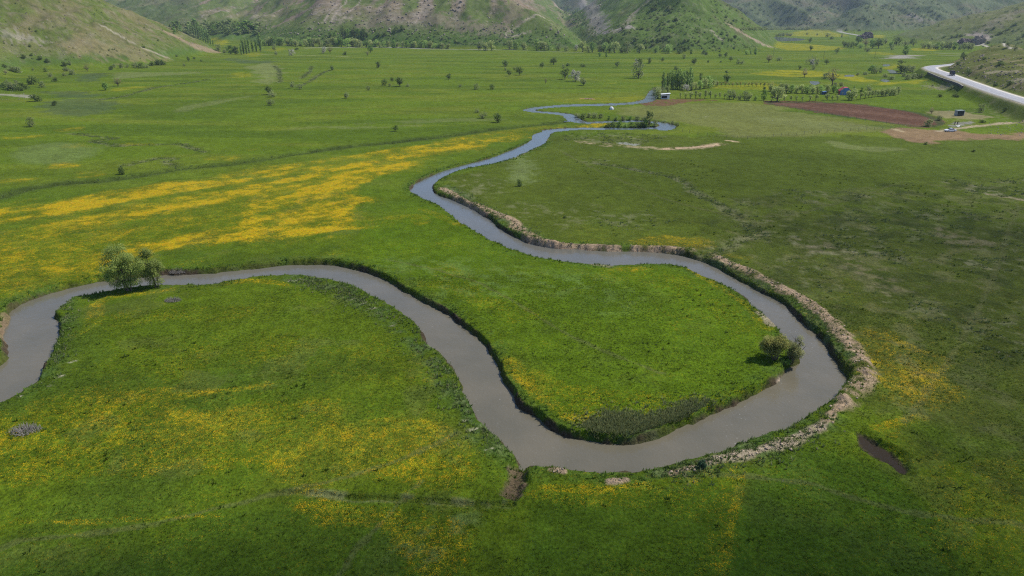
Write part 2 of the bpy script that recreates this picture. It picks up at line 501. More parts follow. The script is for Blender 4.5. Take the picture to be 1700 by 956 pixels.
m = polymask([(60,245),(120,240),(135,262),(80,270),(50,262)], 5, N1, 6); blend(col, m * .5, C(.13, .17, .06))
for pl, k in (([(420,110),(455,104),(462,125),(440,140),(425,130)], .6), ([(600,205),(720,198),(840,196),(720,203)], .35), ([(460,213),(560,211),(690,209),(560,214)], .4), ([(280,180),(360,168),(410,160),(370,172),(300,184)], .4), ([(200,122),(300,119),(330,122),(240,127),(190,130)], .5), ([(1260,193),(1400,205),(1480,212),(1400,214),(1280,204)], .3), ([(1365,233),(1420,240),(1480,246),(1440,248),(1380,242)], .5)):
    m = polymask(pl, 3, N2, 5); blend(col, m * k, C(.17, .19, .075))
for pl in ([(90,165),(170,163),(200,170),(150,190),(90,195),(60,185)], [(135,124),(165,120),(165,134),(140,136)], [(375,96),(430,100),(470,103),(400,105)], [(85,150),(170,158),(130,165),(80,160)]):
    m = polymask(pl, 4, N2, 8); blend(col, m * .55, C(.06, .085, .045))
# darker sward at the very front and to the right (rank green growth, with cloud shade painted into its colour)
m = polymask([(-200,960),(200,930),(330,850),(480,838),(700,850),(760,960),(760,1100),(-200,1100)], 2.5, N2, 1.5); blend(col, m * .5, C(.040, .085, .010))
m = polymask([(880,840),(1000,835),(1200,810),(1240,960),(1220,1100),(880,1100)], 1.5, N2, 1.2); blend(col, m * .45, C(.036, .082, .008))
m = polymask([(1240,800),(1330,745),(1440,770),(1520,820),(1600,900),(1620,1100),(1240,1100)], 1.5, N2, 1.2); blend(col, m * .55, C(.034, .078, .008))

# flowers
def F(k, m):
    global flo
    flo = np.maximum(flo, k * m)
F(.85, linemask([(-40,352),(70,342),(160,327),(250,314),(330,303)], 5.0)); F(.7, linemask([(330,303),(420,288),(520,270),(600,258),(700,243),(780,232),(860,224)], 5.0))
F(1, linemask([(-40,374),(0,368),(90,356),(180,337),(260,322)], 3.8)); F(.85, linemask([(260,322),(300,318),(380,303),(460,290),(560,272)], 3.8))
F(.55, linemask([(40,398),(140,386),(230,360)], 3.6)); F(1, linemask([(230,360),(300,345),(400,318),(500,294),(600,270),(650,262)], 4.2))
F(.85, polymask([(-60,348),(100,335),(260,310),(330,303),(250,326),(100,358),(-30,385)], 3))
F(.52, polymask([(-60,350),(100,330),(330,298),(600,255),(860,222),(760,250),(690,280),(600,300),(615,350),(620,382),(520,398),(300,412),(200,450),(60,478),(-60,490)], 6, N2, 6)); F(.8, linemask([(-20,417),(0,415),(45,410)], 1.2))
F(.92, polymask([(286,401),(300,388),(370,374),(400,350),(460,325),(540,297),(600,274),(680,262),(690,275),(625,295),(600,320),(605,340),(580,362),(622,377),(560,393),(450,402),(360,405),(310,405)], 2.2, N2, 4))
F(.8, polymask([(640,268),(700,258),(760,250),(850,236),(872,227),(850,220),(760,232),(700,245),(640,258)], 4, N2, 7))
F(.75, polymask([(105,447),(180,424),(240,402),(330,395),(300,410),(215,432),(160,452)], 2, N2, 3))
F(.75, polymask([(-30,470),(-20,445),(60,440),(120,442),(70,462),(0,475)], 2, N2, 3)); F(.30, polymask([(-30,500),(0,420),(150,400),(280,410),(200,440),(60,490)], 3, N2, 4))
F(.6, linemask([(700,348),(730,358),(765,373)], 1.0)); F(.5, linemask([(650,362),(690,358),(700,368)], 1.6))
F(.9, polymask([(955,209),(985,203),(1008,204),(1002,211),(960,212)], 2)); F(.5, polymask([(890,214),(930,207),(960,208),(940,213)], 2)); F(.45, linemask([(700,243),(800,225),(900,211)], 4))
F(.55, linemask([(1150,446),(1200,478),(1245,508),(1272,545)], 1.0)); F(.55, polymask([(1000,441),(1060,440),(1090,446),(1060,450),(1000,447)], 1.0))
F(.28, polymask([(960,450),(1120,450),(1230,510),(1270,560),(1200,560),(1150,500),(1040,480)], 4, N2, 4))
F(.65, linemask([(845,600),(870,635),(930,682),(955,700),(985,694)], 1.1)); F(.4, linemask([(700,520),(760,552),(790,590)], .9)); F(.45, polymask([(880,620),(1000,650),(1180,660),(1280,630),(1270,650),(1120,690),(960,690)], 1.5, N2, 2))
F(.30, linemask([(730,440),(770,480),(860,520)], 2.5)); F(.35, linemask([(710,470),(760,475)], 1.8))
F(.75, linemask([(160,506),(190,492),(250,485),(280,480)], 1.0)); F(.65, linemask([(380,470),(440,468),(480,475)], .8)); F(.4, linemask([(120,560),(150,540),(165,505)], 1)); F(.3, polymask([(200,520),(330,510),(420,512),(380,530),(240,540)], 3))
F(.55, linemask([(70,672),(120,668),(200,662),(250,668)], 1.5)); F(.5, linemask([(250,655),(320,655),(400,645),(440,640)], 1.4))
F(.50, polymask([(-40,712),(50,685),(150,660),(300,668),(400,660),(560,660),(620,690),(745,705),(790,760),(810,800),(700,800),(600,795),(480,805),(330,790),(200,790),(60,800),(-40,800)], 2.5, N2, 4))
F(.55, polymask([(190,730),(280,700),(360,690),(420,700),(340,730),(220,760)], 1.5, N2, 2)); F(.22, polymask([(200,560),(700,560),(760,640),(600,640),(300,640)], 5, N2, 5))
F(.4, linemask([(20,868),(180,866),(290,858),(370,856)], .6, na=.5)); F(.4, linemask([(600,700),(700,700),(760,720)], 1.0))
F(.5, polymask([(490,842),(560,838),(700,850),(770,870),(800,900),(740,960),(690,960),(640,890),(560,870)], 1, N2, 1.3))
F(.6, linemask([(905,810),(960,812),(1060,806),(1120,796),(1170,786),(1230,772),(1255,762)], .7)); F(.3, polymask([(860,830),(920,805),(1240,775),(1230,830),(1210,960),(1160,960),(1190,860),(1000,840)], .8, N2, 1))
F(.6, linemask([(1235,790),(1222,830),(1212,880),(1195,960)], .45, na=.4))
F(.56, polymask([(1425,556),(1480,548),(1560,575),(1612,605),(1606,632),(1560,655),(1500,668),(1465,645),(1440,600)], 2.2, N2, 5)); F(.6, linemask([(1432,562),(1450,600),(1470,640),(1500,655)], .8))
F(.55, linemask([(1455,710),(1490,702),(1530,693)], .8)); F(.35, linemask([(1480,720),(1510,760)], 1)); F(.25, polymask([(1520,790),(1640,760),(1760,780),(1800,960),(1560,960)], 2, N2, 3)); F(.4, polymask([(1560,820),(1620,830),(1640,870),(1580,850)], 1, N2, 1.5)); F(.3, polymask([(1640,900),(1720,860),(1720,960),(1680,960)], 1, N2, 1.5))
F(.55, polymask([(1050,398),(1100,388),(1170,398),(1175,410),(1120,408),(1060,408)], 2, N2, 3)); F(.5, linemask([(1255,470),(1300,496),(1345,527),(1390,585),(1403,610)], .5, na=.6)); F(.4, linemask([(1180,420),(1240,428)], 1.2))
for pl, k in (([(382,123),(400,119),(414,124),(400,131)], .5), ([(95,240),(150,234),(160,244),(110,246)], .3), ([(95,272),(140,267),(155,276),(110,278)], .6), ([(140,288),(180,284),(175,290),(140,293)], .6), ([(0,228),(40,226),(80,222),(40,232),(0,232)], .5), ([(185,147),(235,143),(245,146),(200,151)], .5), ([(215,238),(260,234),(260,240),(225,242)], .5), ([(330,265),(400,258),(420,248),(380,268)], .45), ([(110,214),(140,208),(145,214),(120,217)], .5), ([(0,300),(60,292),(70,297),(0,305)], .5), ([(560,170),(700,172),(620,174)], .15), ([(1000,138),(1030,136),(1030,139)], .35), ([(930,164),(1070,160),(1070,168),(960,170)], .35), ([(1255,122),(1300,117),(1380,119),(1385,126),(1320,128),(1290,127)], .85), ([(1370,124),(1400,122),(1450,131),(1440,136),(1400,132)], .8), ([(1455,137),(1490,136),(1530,133),(1500,140),(1450,142)], .8), ([(1476,110),(1488,107),(1486,116),(1470,114)], .85), ([(1188,143),(1290,138),(1290,146),(1190,147)], .55), ([(1283,73),(1300,71),(1390,77),(1390,83),(1300,83)], .8), ([(1300,57),(1350,49),(1400,57),(1395,61),(1320,60)], .75), ([(1400,49.5),(1480,49.5),(1480,52),(1420,51.5)], .6), ([(1448,58),(1468,58),(1466,63),(1450,62)], .8), ([(1515,80),(1550,79),(1560,84),(1520,84)], .75), ([(1445,86),(1480,88),(1478,91),(1448,90)], .6), ([(350,63),(375,65),(380,74),(360,73)], .7), ([(408,89),(425,86),(428,93),(412,94)], .5), ([(260,28),(300,27),(290,33),(262,33)], .0), ([(470,78),(475,83),(450,86),(445,82)], .4)):
    F(k, polymask(pl, 2.5 if pl[0][1] > 90 else 5, N2, 4))
# scattered flowers everywhere on the near plain
F(.16, ss(.1, .9, N1) * ss(250, 120, gr)); F(.10, ss(250, 120, gr))
flo *= (.72 + .38 * ss(-.5, .3, N3)) * (.92 + .30 * N2)

# ditch vegetation, scrub
SCR = [([(1187,345),(1225,345),(1268,352),(1262,340),(1210,334)], .6), ([(1325,332),(1365,330),(1370,342),(1330,342)], .9), ([(1215,350),(1250,352),(1330,392),(1440,398),(1520,420),(1700,430),(1700,450),(1480,440),(1330,420),(1260,392)], .75),
       ([(1380,350),(1460,352),(1470,360),(1390,362)], .7), ([(1590,302),(1700,295),(1700,330),(1630,325),(1600,318)], .9), ([(1600,350),(1680,350),(1675,365),(1600,362)], .8), ([(1420,470),(1520,500),(1640,520),(1720,520),(1720,600),(1600,560),(1480,520)], .5),
       ([(1290,315),(1330,310),(1430,320),(1480,325),(1430,332),(1330,328)], .5), ([(1290,430),(1360,440),(1420,480),(1400,500),(1330,470)], .45), ([(1520,352),(1560,350),(1570,362),(1530,365)], .7), ([(850,330),(960,350),(1060,345),(1100,370),(1020,385),(900,370),(830,350)], .4),
       ([(965,268),(1010,262),(1010,270),(970,274)], .6), ([(750,300),(800,290),(860,300),(800,330),(760,320)], .5), ([(940,222),(1090,224),(1060,240),(990,236),(940,232)], .6), ([(1600,180),(1700,170),(1700,200),(1640,196)], .5), ([(1460,335),(1700,380),(1700,420),(1500,400),(1350,370)], .35)]
for pl, k in SCR:
    m = polymask(pl, 3, N2, 9)
    scrub = np.maximum(scrub, m * k * ss(-.25, .5, N2 * .6 + N3 * .6))
dd = pdist(gx, gy, DITCH, 12); scrub = np.maximum(scrub, .9 * ss(3.4, 1.0, dd + N2)); flo *= ss(2, 4, dd)
for l in DITCH2:
    d = pdist(gx, gy, l, 8); scrub = np.maximum(scrub, .6 * ss(3.0, .8, d + 1.2 * N2))
d = pdist(gx, gy, FURROW, 5); scrub = np.maximum(scrub, .5 * ss(1.0, .3, d)); 
blend(col, scrub * .6, C(.050, .068, .022))
blend(col, scrub * .75 * ss(-.1, .6, N3) * ss(4, 7, dd), C(.19, .18, .11))
m = polymask([(640,940),(700,880),(780,850),(800,870),(740,920),(690,960)], 1, N2, 1.5); blend(col, m * .3 * ss(-.3, .4, N3), C(.12, .15, .07))
m = polymask([(1200,340),(1500,300),(1760,310),(1780,700),(1560,700),(1400,600),(1310,500),(1220,430)], 8, N2, 10); blend(col, m * .32 * ss(.05, .55, fbm(gx, gy, 3.2, 4, 230) * .8 + .4 * N2), C(.145, .135, .07)); blend(col, m * .55 * ss(.1, .5, fbm(gx, gy, 4.2, 4, 231)), C(.035, .050, .014))
for tr_, wd_ in (([(0,905),(200,880),(420,830),(620,780),(760,720)], .35), ([(560,956),(640,860),(700,800)], .3), ([(1180,790),(1330,800),(1500,850),(1700,870)], .4), ([(1500,700),(1600,560),(1660,430),(1690,330)], .45), ([(640,430),(800,470),(950,560),(1100,620)], .3), ([(930,250),(1100,330),(1300,360),(1500,300)], .5)):
    m = linemask(tr_, wd_, N3, .3); blend(col, m * .4, C(.105, .110, .045))
# straw coloured dead stems
for pl in ([(1380,420),(1440,430),(1470,460),(1430,470),(1380,445)], [(1440,450),(1480,440),(1500,480),(1450,480)], [(1330,400),(1380,405),(1370,418),(1330,412)], [(1560,380),(1640,400),(1600,410),(1560,395)]):
    m = polymask(pl, 2, N2, 4); blend(col, m * .5 * ss(-.3, .4, N3), C(.17, .14, .085)); flo *= 1 - m

# river margins: rank green belt, then bare earth at the waterline
rsd = river_sd(gx, gy)
blend(col, ss(4.5, 1.2, rsd + N2 * 1.2) * ss(-.4, .6, N3 + N2) * .6, C(.045, .085, .016))
belt = [[(640,520),(690,560),(735,610),(755,650),(790,700),(825,740)], [(100,500),(96,540),(85,590),(60,630)], [(480,460),(560,480),(620,510)], [(745,310),(790,340),(860,380),(900,400)], [(1190,430),(1260,475),(1340,530),(1405,600)], [(1050,745),(1110,715),(1000,735)], [(1100,785),(1250,750),(1370,700)]]
for l in belt:
    m = linemask(l, 2.6, N3, 1.6)
    blend(col, m * .6 * ss(-.5, .3, N3), C(.04, .075, .02)); blend(col, m * .45 * ss(.2, .8, N3), C(.14, .16, .08)); flo *= 1 - .6 * m
    scrub = np.maximum(scrub, .5 * m * ss(-.2, .4, N3))
mud = ss(.46, .08, rsd + .2 * N3) * (.45 + .55 * ss(-.35, .25, N2))
blend(col, mud, C(.060, .046, .030)); flo *= 1 - mud
# pale earth
def E(k, m, c):
    global flo
    blend(col, k * m, c); flo *= 1 - np.clip(k * m, 0, 1)
EARTH = C(.31, .225, .155); PALE = C(.30, .245, .18)
for i, (pts, w) in enumerate(zip(SPOIL, SPOILW)):
    d = pdist(gx, gy, pts, 8)
    m = ss(w * 1.15, w * .45, d + N3 * w * .55)
    E(.95, m * ss(-.9, -.12, N2 * .7 + N3 * .6 ), PALE if i in (5, 9) else EARTH)
    blend(col, m * ss(.25, .8, N3) * .5, C(.10, .075, .05))
E(.75, linemask([(965,234),(985,238),(1040,243),(1100,247),(1150,246),(1190,239)], 2.2, N2, 2.5) * ss(-.5, .3, N3 + .6 * N2), C(.30, .24, .15))
E(.85, linemask([(1105,248),(1150,245),(1190,239)], 2.0, N3, 1.8) * ss(-.7, .0, N3), C(.45, .32, .22)); E(.9, linemask([(1205,233),(1222,235)], .8, N3, .5), C(.5, .38, .25))
E(.7, linemask([(1030,238),(1050,240)], 1.6, N3, 1), C(.33, .33, .33))
E(.9, linemask([(856,775),(858,800),(850,818)], .8, N3, .6), C(.12, .085, .06))
E(.7, linemask([(1015,741),(1030,741)], .5), C(.2, .16, .12)); E(.85, linemask([(1298,625),(1310,613),(1322,606)], .55, N3, .2), C(.32, .26, .20)); E(.8, linemask([(1262,519),(1283,538)], .7, N3, .5), C(.3, .25, .18)); E(.8, linemask([(1195,686),(1260,656),(1285,640)], .35, N3, .3), C(.17, .13, .10))
E(.5, linemask([(985,437),(1010,439)], .8, N3, .5), C(.25, .2, .15)); E(.5, linemask([(0,560),(6,530),(14,520)], .9, N3, .6), C(.28, .20, .13))
for a, b in ((110,570),(120,600),(100,625),(88,640),(40,655),(585,497),(620,512),(600,505),(656,540),(810,748),(770,700),(790,712),(495,465),(480,468)):
    E(.75, linemask([(a - 7, b + 2), (a + 6, b - 2)], .22, N3, .5) * ss(-.5, .1, N3), C(.36, .33, .25))
# puddle mud
for (pl, lv), _ in zip(PONDW, PONDS):
    s1 = sdf(gx, gy, pl, 6); E(.9, ss(.35, -.1, s1 + .2 * N3), C(.050, .038, .028))
# ploughed fields
BROWN = C(.105, .055, .038)
PLOUGH = [(1272,169.5),(1400,171),(1451,176.5),(1513,185.5),(1550,196),(1562,205),(1552,208),(1526,209.5),(1451,200.5),(1375,188),(1313,177.5)]
PLOUGH2 = [(1066,171.5),(1088,165),(1150,164.8),(1200,167.5),(1159,168.5),(1121,174.2),(1085,174.8)]
m = polymask(PLOUGH, .8, N3, .5); E(.97, m, BROWN); pa_ = P(1300, 178); pb_ = P(1530, 205); pu_ = (pb_ - pa_) / np.linalg.norm(pb_ - pa_); fu_ = fbm(gx * pu_[0] + gy * pu_[1], -gx * pu_[1] + gy * pu_[0], 90, 4, 210, 3.2)
blend(col, m * ss(-.1, .5, fu_) * .6, C(.150, .088, .062)); blend(col, m * ss(.0, .6, -fu_) * .5, C(.075, .040, .028)); blend(col, m * ss(.1, .6, N1) * .4, C(.17, .11, .08))
plough_m = m
m = polymask(PLOUGH2, .8, N3, .6); E(.9, m * ss(-.9, -.2, N3), C(.13, .068, .045)); plough_m = np.maximum(plough_m, m)
d = np.abs(sdf(gx, gy, smooth_line(np.array([P(*q) for q in PLOUGH]), True, 2), 10)); m = ss(2.2, .8, d + N2); blend(col, m * .8, C(.05, .07, .025)); scrub = np.maximum(scrub, m * .6)
E(.7, polymask([(1395,206),(1440,203),(1520,208),(1540,212),(1480,214)], 1.5, N2, 2) * .3, C(.12, .12, .05))
# the lot with the parked car, tracks
E(.85, polymask([(1488,220),(1530,213),(1570,215),(1640,221),(1700,222),(1740,224),(1740,236),(1640,231),(1560,236),(1505,232)], 2.2, N2, 5), C(.235, .150, .095))
E(.9, linemask([(1740,202),(1660,206),(1620,209),(1590,213),(1560,217)], 1.4, N3, .4), C(.36, .29, .20))
E(.6, polymask([(1575,186),(1640,190),(1632,200),(1590,200),(1570,196)], 2.5, N2, 5), C(.28, .22, .14)); E(.8, polymask([(1582,203),(1612,203),(1604,209),(1582,209)], .6, N3, .4), C(.22, .21, .20))
E(.7, linemask([(1490,214),(1505,219)], .8), C(.4, .32, .2)); E(.75, linemask([(425,89.5),(500,91.5),(576,94)], 1.8), C(.24, .25, .12)); E(.5, linemask([(1215,94),(1260,94.5)], 2.5), C(.2, .21, .12))
E(.8, linemask([(510,79.5),(625,78.5),(700,80.5),(850,83)], 4, N2, 3), C(.30, .29, .27)); E(.5, linemask([(850,83),(960,87)], 4, N2, 5), C(.16, .17, .14))
E(.9, polymask([(1473,95.5),(1488,90.5),(1518,91.5),(1514,96.5),(1480,97)], 3, N4, 14), C(.27, .25, .225)); E(.7, linemask([(1555,88),(1590,89.5)], 2.5, N2, 2), C(.35, .32, .3)); E(.6, linemask([(1560,92),(1600,93)], 2, N2, 2), C(.3, .28, .26))
E(.9, linemask([(1376,49.5),(1400,54),(1425,58.5),(1432,60)], 6, N2, 1), C(.3, .29, .28)); E(.8, linemask([(968,163),(984,164)], 1.4, N3, 1), C(.4, .2, .12)); E(.7, linemask([(1168,193),(1176,193)], .7, N3, .8), C(.36, .33, .26))
E(.8, linemask([(1640,322),(1680,328),(1720,336)], 1.3, N2, 2), C(.26, .21, .14)); E(.6, linemask([(-10,156),(30,158),(50,162)], 3, N2, 3), C(.36, .33, .28))

# ------------------------------------------------------------------ hills
hh = hill_h(gx, gy)
onhill = ss(1.0, 6, hh)
def hm(poly, pad=1): return (sdf(gx, gy, poly, pad) < 0).astype(float) * onhill
nA = fbm(gx, gy, 22, 4, 301); nB = fbm(gx, gy, 26, 4, 302, 80); nC = fbm(gx, gy, 5, 3, 303); nD = fbm(gx, gy, 120, 4, 304)
flo *= 1 - onhill
A = hm(HILL_A); B1 = hm(HILL_B1); B2 = hm(HILL_B2) * (1 - B1); Cc = hm(HILL_C) * (1 - A) * (1 - B2); D = hm(HILL_D); D2 = hm(HILL_D2); Eh = hm(HILL_E)
blend(col, A, C(.092, .122, .026)); blend(col, A * ss(14, 2, hh) * .8, C(.06, .115, .02))
blend(col, A * ss(6, 26, hh) * ss(-.5, .5, nA * .8 + nC * .4) * .8, C(.150, .130, .062)); blend(col, A * ss(5, 20, hh) * ss(.0, .7, nC) * .4, C(.20, .175, .12))
blend(col, B2, C(.095, .128, .034)); blend(col, B2 * ss(22, 60, hh) * ss(-.15, .35, nB + .3 * nD) * .9, C(.205, .155, .112)); blend(col, B2 * ss(15, 40, hh) * ss(.30, .65, nB * .7 + nC * .6) * .7, C(.27, .23, .195)); blend(col, B2 * ss(30, 5, hh) * .7, C(.065, .125, .022))
blend(col, B1, C(.080, .125, .026)); blend(col, B1 * ss(.1, .8, nB) * .5, C(.12, .11, .06))
blend(col, Cc, C(.08, .11, .035)); blend(col, Cc * ss(.0, .7, nD + nA * .3) * .5, C(.16, .14, .09))
for Q in (D, D2):
    blend(col, Q, C(.092, .116, .052)); blend(col, Q * ss(.0, .7, fbm(gx, gy, 110, 4, 305, 60)) * .6, C(.14, .115, .085)); blend(col, Q * ss(.1, .7, fbm(gx, gy, 30, 4, 306)) * .6, C(.03, .055, .022))
blend(col, Eh, C(.115, .130, .042)); blend(col, Eh * ss(.0, .8, nD * .6 + nA * .5) * .5, C(.13, .12, .065)); blend(col, Eh * ss(35, 8, hh) * .4, C(.075, .12, .03))
# spur and shelf by the road
shf = (sdf(gx, gy, SHELF, 5) < 0); spf = ss(0, -4, sdf(gx, gy, SPUR, 6)); droad = pdist(gx, gy, ROAD, 40)
flo *= 1 - shf * .9
blend(col, shf * .6, C(.085, .105, .028)); blend(col, shf * ss(.1, .8, N2 + .4 * N3) * .5, C(.16, .14, .08))
blend(col, spf * .8, C(.10, .112, .030)); blend(col, spf * ss(0, .7, fbm(gx, gy, 14, 4, 310)) * .6, C(.22, .18, .11)); blend(col, spf * ss(.35, .8, nC) * .4, C(.07, .08, .035))
blend(col, ss(7.4, 5.4, droad + .5 * N3) * .8, C(.33, .29, .23))
def hstroke(pts, w, c, k=.9, nz=nC, na=None, sub=3):
    H = hit(pts); l = smooth_line(H[:, :2], False, sub)
    na = w * .7 if na is None else na
    d = pdist(gx, gy, l, w * 3 + na); m = ss(w * 1.4, w * .6, d + nz * na)
    E(k, m, c); return m
hstroke([(166,41),(180,48),(200,60),(218,70),(235,78),(250,84.5),(265,91),(288,99)], 1.3, C(.30, .27, .20), .9, nC, .6)
hstroke([(283,57),(300,66),(318,74),(338,81),(356,85)], 9, C(.26, .19, .13), .8, N3, 4); hstroke([(130,75),(160,78),(195,84),(240,92)], 14, C(.22, .17, .10), .55, nC, 16); hstroke([(25,60),(50,65)], 8, C(.3, .27, .22), .6, N3, 12)
hstroke([(968,0),(985,22),(992,42),(998,52)], 13, C(.22, .20, .185), .8, nC, 8); hstroke([(1075,2),(1050,25),(1032,48),(1022,52)], 5, C(.26, .22, .18), .7, nC, 5); hstroke([(1000,54),(1020,50),(1045,46)], 4, C(.33, .28, .27), .8, N3, 4)
hstroke([(1208,40),(1225,50),(1245,62),(1262,70),(1282,78)], 3.6, C(.33, .25, .19), .8, N3, 5); hstroke([(1180,50),(1190,60),(1200,66)], 2, C(.3, .26, .2), .8, N3, 2)
for a in ([(560,3),(545,25),(535,38)], [(575,0),(560,20),(550,36)], [(598,0),(580,20),(566,33)], [(700,18),(690,38)], [(880,52),(840,54),(990,52)]):
    hstroke(a, 1.8, C(.32, .27, .22), .8, N3, 2)
hstroke([(460,42),(490,28),(525,5)], 9, C(.23, .17, .14), .8, nC, 10); hstroke([(600,45),(640,30),(700,30),(760,42),(830,50)], 12, C(.20, .155, .125), .6, nC, 16); hstroke([(850,30),(900,10),(960,40)], 12, C(.19, .145, .11), .6, nC, 16)
hstroke([(1508,26),(1530,31)], 5, C(.28, .25, .22), .7, nC, 3); hstroke([(1610,58),(1635,62),(1628,70),(1600,68)], 7, C(.30, .25, .23), .85, N3, 6); hstroke([(1612,76.5),(1640,77.5),(1680,80)], 2.2, C(.38, .35, .30), .95, N3, .5); hstroke([(1660,35),(1640,45),(1690,20)], 12, C(.20, .17, .14), .5, nC, 14)
hstroke([(1640,120),(1680,118),(1700,117)], 1.5, C(.34, .29, .20), .7, N3, 1.5); hstroke([(1680,133),(1705,131)], 2.5, C(.32, .28, .2), .7, N3, 2)
hstroke([(1545,143),(1575,146)], 3, C(.25, .22, .16), .6, N3, 4)

spk = fbm(gx, gy, 4.5, 3, 330); blend(col, onhill * ss(.3, .85, spk) * .45, C(.035, .05, .018)); blend(col, onhill * ss(.25, .8, -spk) * .35, C(.20, .18, .13))
blend(col, .8 * ss(2.8, .9, dd + .8 * N2 + .3 * N3), C(.034, .048, .014)); blend(col, .4 * ss(6, 3, dd + N2), C(.055, .085, .018))
# grain of the sward itself
k = 1 + .16 * N3 + .12 * N2
col = np.clip(col * k[:, None], .004, .9)
pa_ = P(0, 368); pb_ = P(600, 266); pu_ = (pb_ - pa_) / np.linalg.norm(pb_ - pa_); lf_ = ss(5, -25, gx) * ss(108, 122, gy) * ss(300, 240, gy)
fu_ = fbm(gx * pu_[0] + gy * pu_[1], -gx * pu_[1] + gy * pu_[0], 70, 4, 350, 5.5)
flo = flo * (1 + lf_ * (.75 * fu_ + .12))
flo = np.clip(flo * (.82 + .5 * fbm(gx, gy, 5, 3, 340)), 0, 1)
ff_ = ss(330, 420, gr) * flo; blend(col, ff_ * .85, C(.27, .25, .012)); flo = flo * (1 - ss(330, 420, gr) * .75)

# ------------------------------------------------------------------ ground mesh
i = np.arange(NR - 1)[:, None]; j = np.arange(NA)[None, :]
q = np.stack([i * NA + j, i * NA + (j + 1) % NA, (i + 1) * NA + (j + 1) % NA, (i + 1) * NA + j], -1).reshape(-1, 4)[:, ::-1]
G = mat('meadow_ground', (.05, .1, .01), 1.0, 0.03)
t = NT(G)
ca = t.attr('albedo').outputs['Color']; fa = t.attr('flower').outputs['Fac']
n_f = t.noise(2.6, 3, .65); n_m = t.noise(.55, 3, .6); n_g = t.noise(9.0, 1, .5)
c = t.mix(1.0, ca, t.mix(t.maprange(n_f, .3, .7, 0, 1), (.60, .62, .62), (1.45, 1.42, 1.34)), 'MULTIPLY')
c = t.mix(1.0, c, t.mix(t.maprange(n_m, .3, .7, 0, 1), (.86, .86, .86), (1.13, 1.13, 1.13)), 'MULTIPLY')
thr = t.math('ADD', t.math('MULTIPLY', t.noise(11.0, 1, .5), .66), t.math('MULTIPLY', t.noise(1.6, 3, .65), .34))
lo = t.math('SUBTRACT', .605, t.math('MULTIPLY', fa, .215))
fm = t.math('MULTIPLY', t.math('SUBTRACT', thr, lo), 6.5, True)
fm = t.math('MULTIPLY', fm, t.maprange(fa, 0.01, .16, 0, .85))
fc = t.mix(t.maprange(t.noise(.9, 2, .6), .4, .65, 0, 1), (.55, .38, .010), (.56, .30, .009))
c = t.mix(fm, c, fc)
t.l(c, t.b.inputs['Base Color'])
hsum = t.math('ADD', t.math('MULTIPLY', n_f, .7), t.math('MULTIPLY', n_g, .25))
t.bump(hsum, .35, .8)
me = mesh_np('ground', np.stack([gx, gy, gz], -1), q, [G], True)
a = me.attributes.new('albedo', 'FLOAT_COLOR', 'POINT')
a.data.foreach_set('color', np.concatenate([col, np.ones((len(col), 1))], 1).astype(np.float32).ravel())
a = me.attributes.new('flower', 'FLOAT', 'POINT'); a.data.foreach_set('value', flo.astype(np.float32))
link('ground', me, kind='structure')

# ------------------------------------------------------------------ water
def sheet(name, sdfun, bounds, cell, zf, m, grow):
    x0, x1, y0, y1 = bounds
    nx = int((x1 - x0) / cell) + 2; ny = int((y1 - y0) / cell) + 2
    X, Y = np.meshgrid(x0 + np.arange(nx) * cell, y0 + np.arange(ny) * cell)
    X = X.ravel(); Y = Y.ravel(); s = sdfun(X, Y)
    ok = (s < grow).reshape(ny, nx)
    qk = ok[:-1, :-1] | ok[1:, :-1] | ok[:-1, 1:] | ok[1:, 1:]
    ii, jj = np.nonzero(qk)
    f = np.stack([ii * nx + jj, ii * nx + jj + 1, (ii + 1) * nx + jj + 1, (ii + 1) * nx + jj], -1)
    u, inv = np.unique(f, return_inverse=True)
    v = np.stack([X[u], Y[u], zf(Y[u])], -1)
    return link(name, mesh_np(name, v, inv.reshape(f.shape), [m], True), kind='structure')
WM = mat('river_water', (.165, .148, .105), .07, .5); t = NT(WM); t.b.inputs['IOR'].default_value = 1.33
cw = t.mix(t.maprange(t.noise(.12, 3, .6), .35, .65, 0, 1), (.118, .108, .078), (.142, .126, .090))
fl = t.maprange(t.noise(2.2, 3, .7), .66, .74, 0, 1); fz = t.maprange(t.noise(.05, 2, .5), .45, .62, 0, .7)
cw = t.mix(t.math('MULTIPLY', fl, fz), cw, (.42, .41, .38))
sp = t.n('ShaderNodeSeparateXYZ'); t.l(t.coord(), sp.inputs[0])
cw = t.mix(t.maprange(sp.outputs[1], 95, 230, 0, .9), cw, (.105, .128, .150))  # bluer upstream: sky reflection painted into the body colour
t.l(cw, t.b.inputs['Base Color'])
t.bump(t.math('ADD', t.math('MULTIPLY', t.noise(.7, 3, .6), .6), t.math('MULTIPLY', t.noise(3.2, 2, .5), .3)), .10, .8)
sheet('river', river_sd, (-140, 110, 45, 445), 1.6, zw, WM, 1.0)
PM = mat('pond_water', (.12, .145, .165), .05, .5); t = NT(PM); t.b.inputs['IOR'].default_value = 1.33; t.bump(t.noise(1.5, 2, .5), .03, .4)
MM = mat('muddy_pool_water', (.038, .029, .020), .6, .08); t = NT(MM); t.b.inputs['IOR'].default_value = 1.33; t.bump(t.noise(2.5, 2, .5), .05, .5)
for kx, (pl, lv) in enumerate(PONDW):
    cell = .5 if kx in (5,) else 3.0
    sheet('pond', lambda X, Y, pl=pl: sdf(X, Y, pl), (pl[:, 0].min() - 2, pl[:, 0].max() + 2, pl[:, 1].min() - 2, pl[:, 1].max() + 2), cell, lambda Y, lv=(lv - .10 if kx == 5 else lv): Y * 0 + lv, MM if kx == 5 else PM, 1.0)
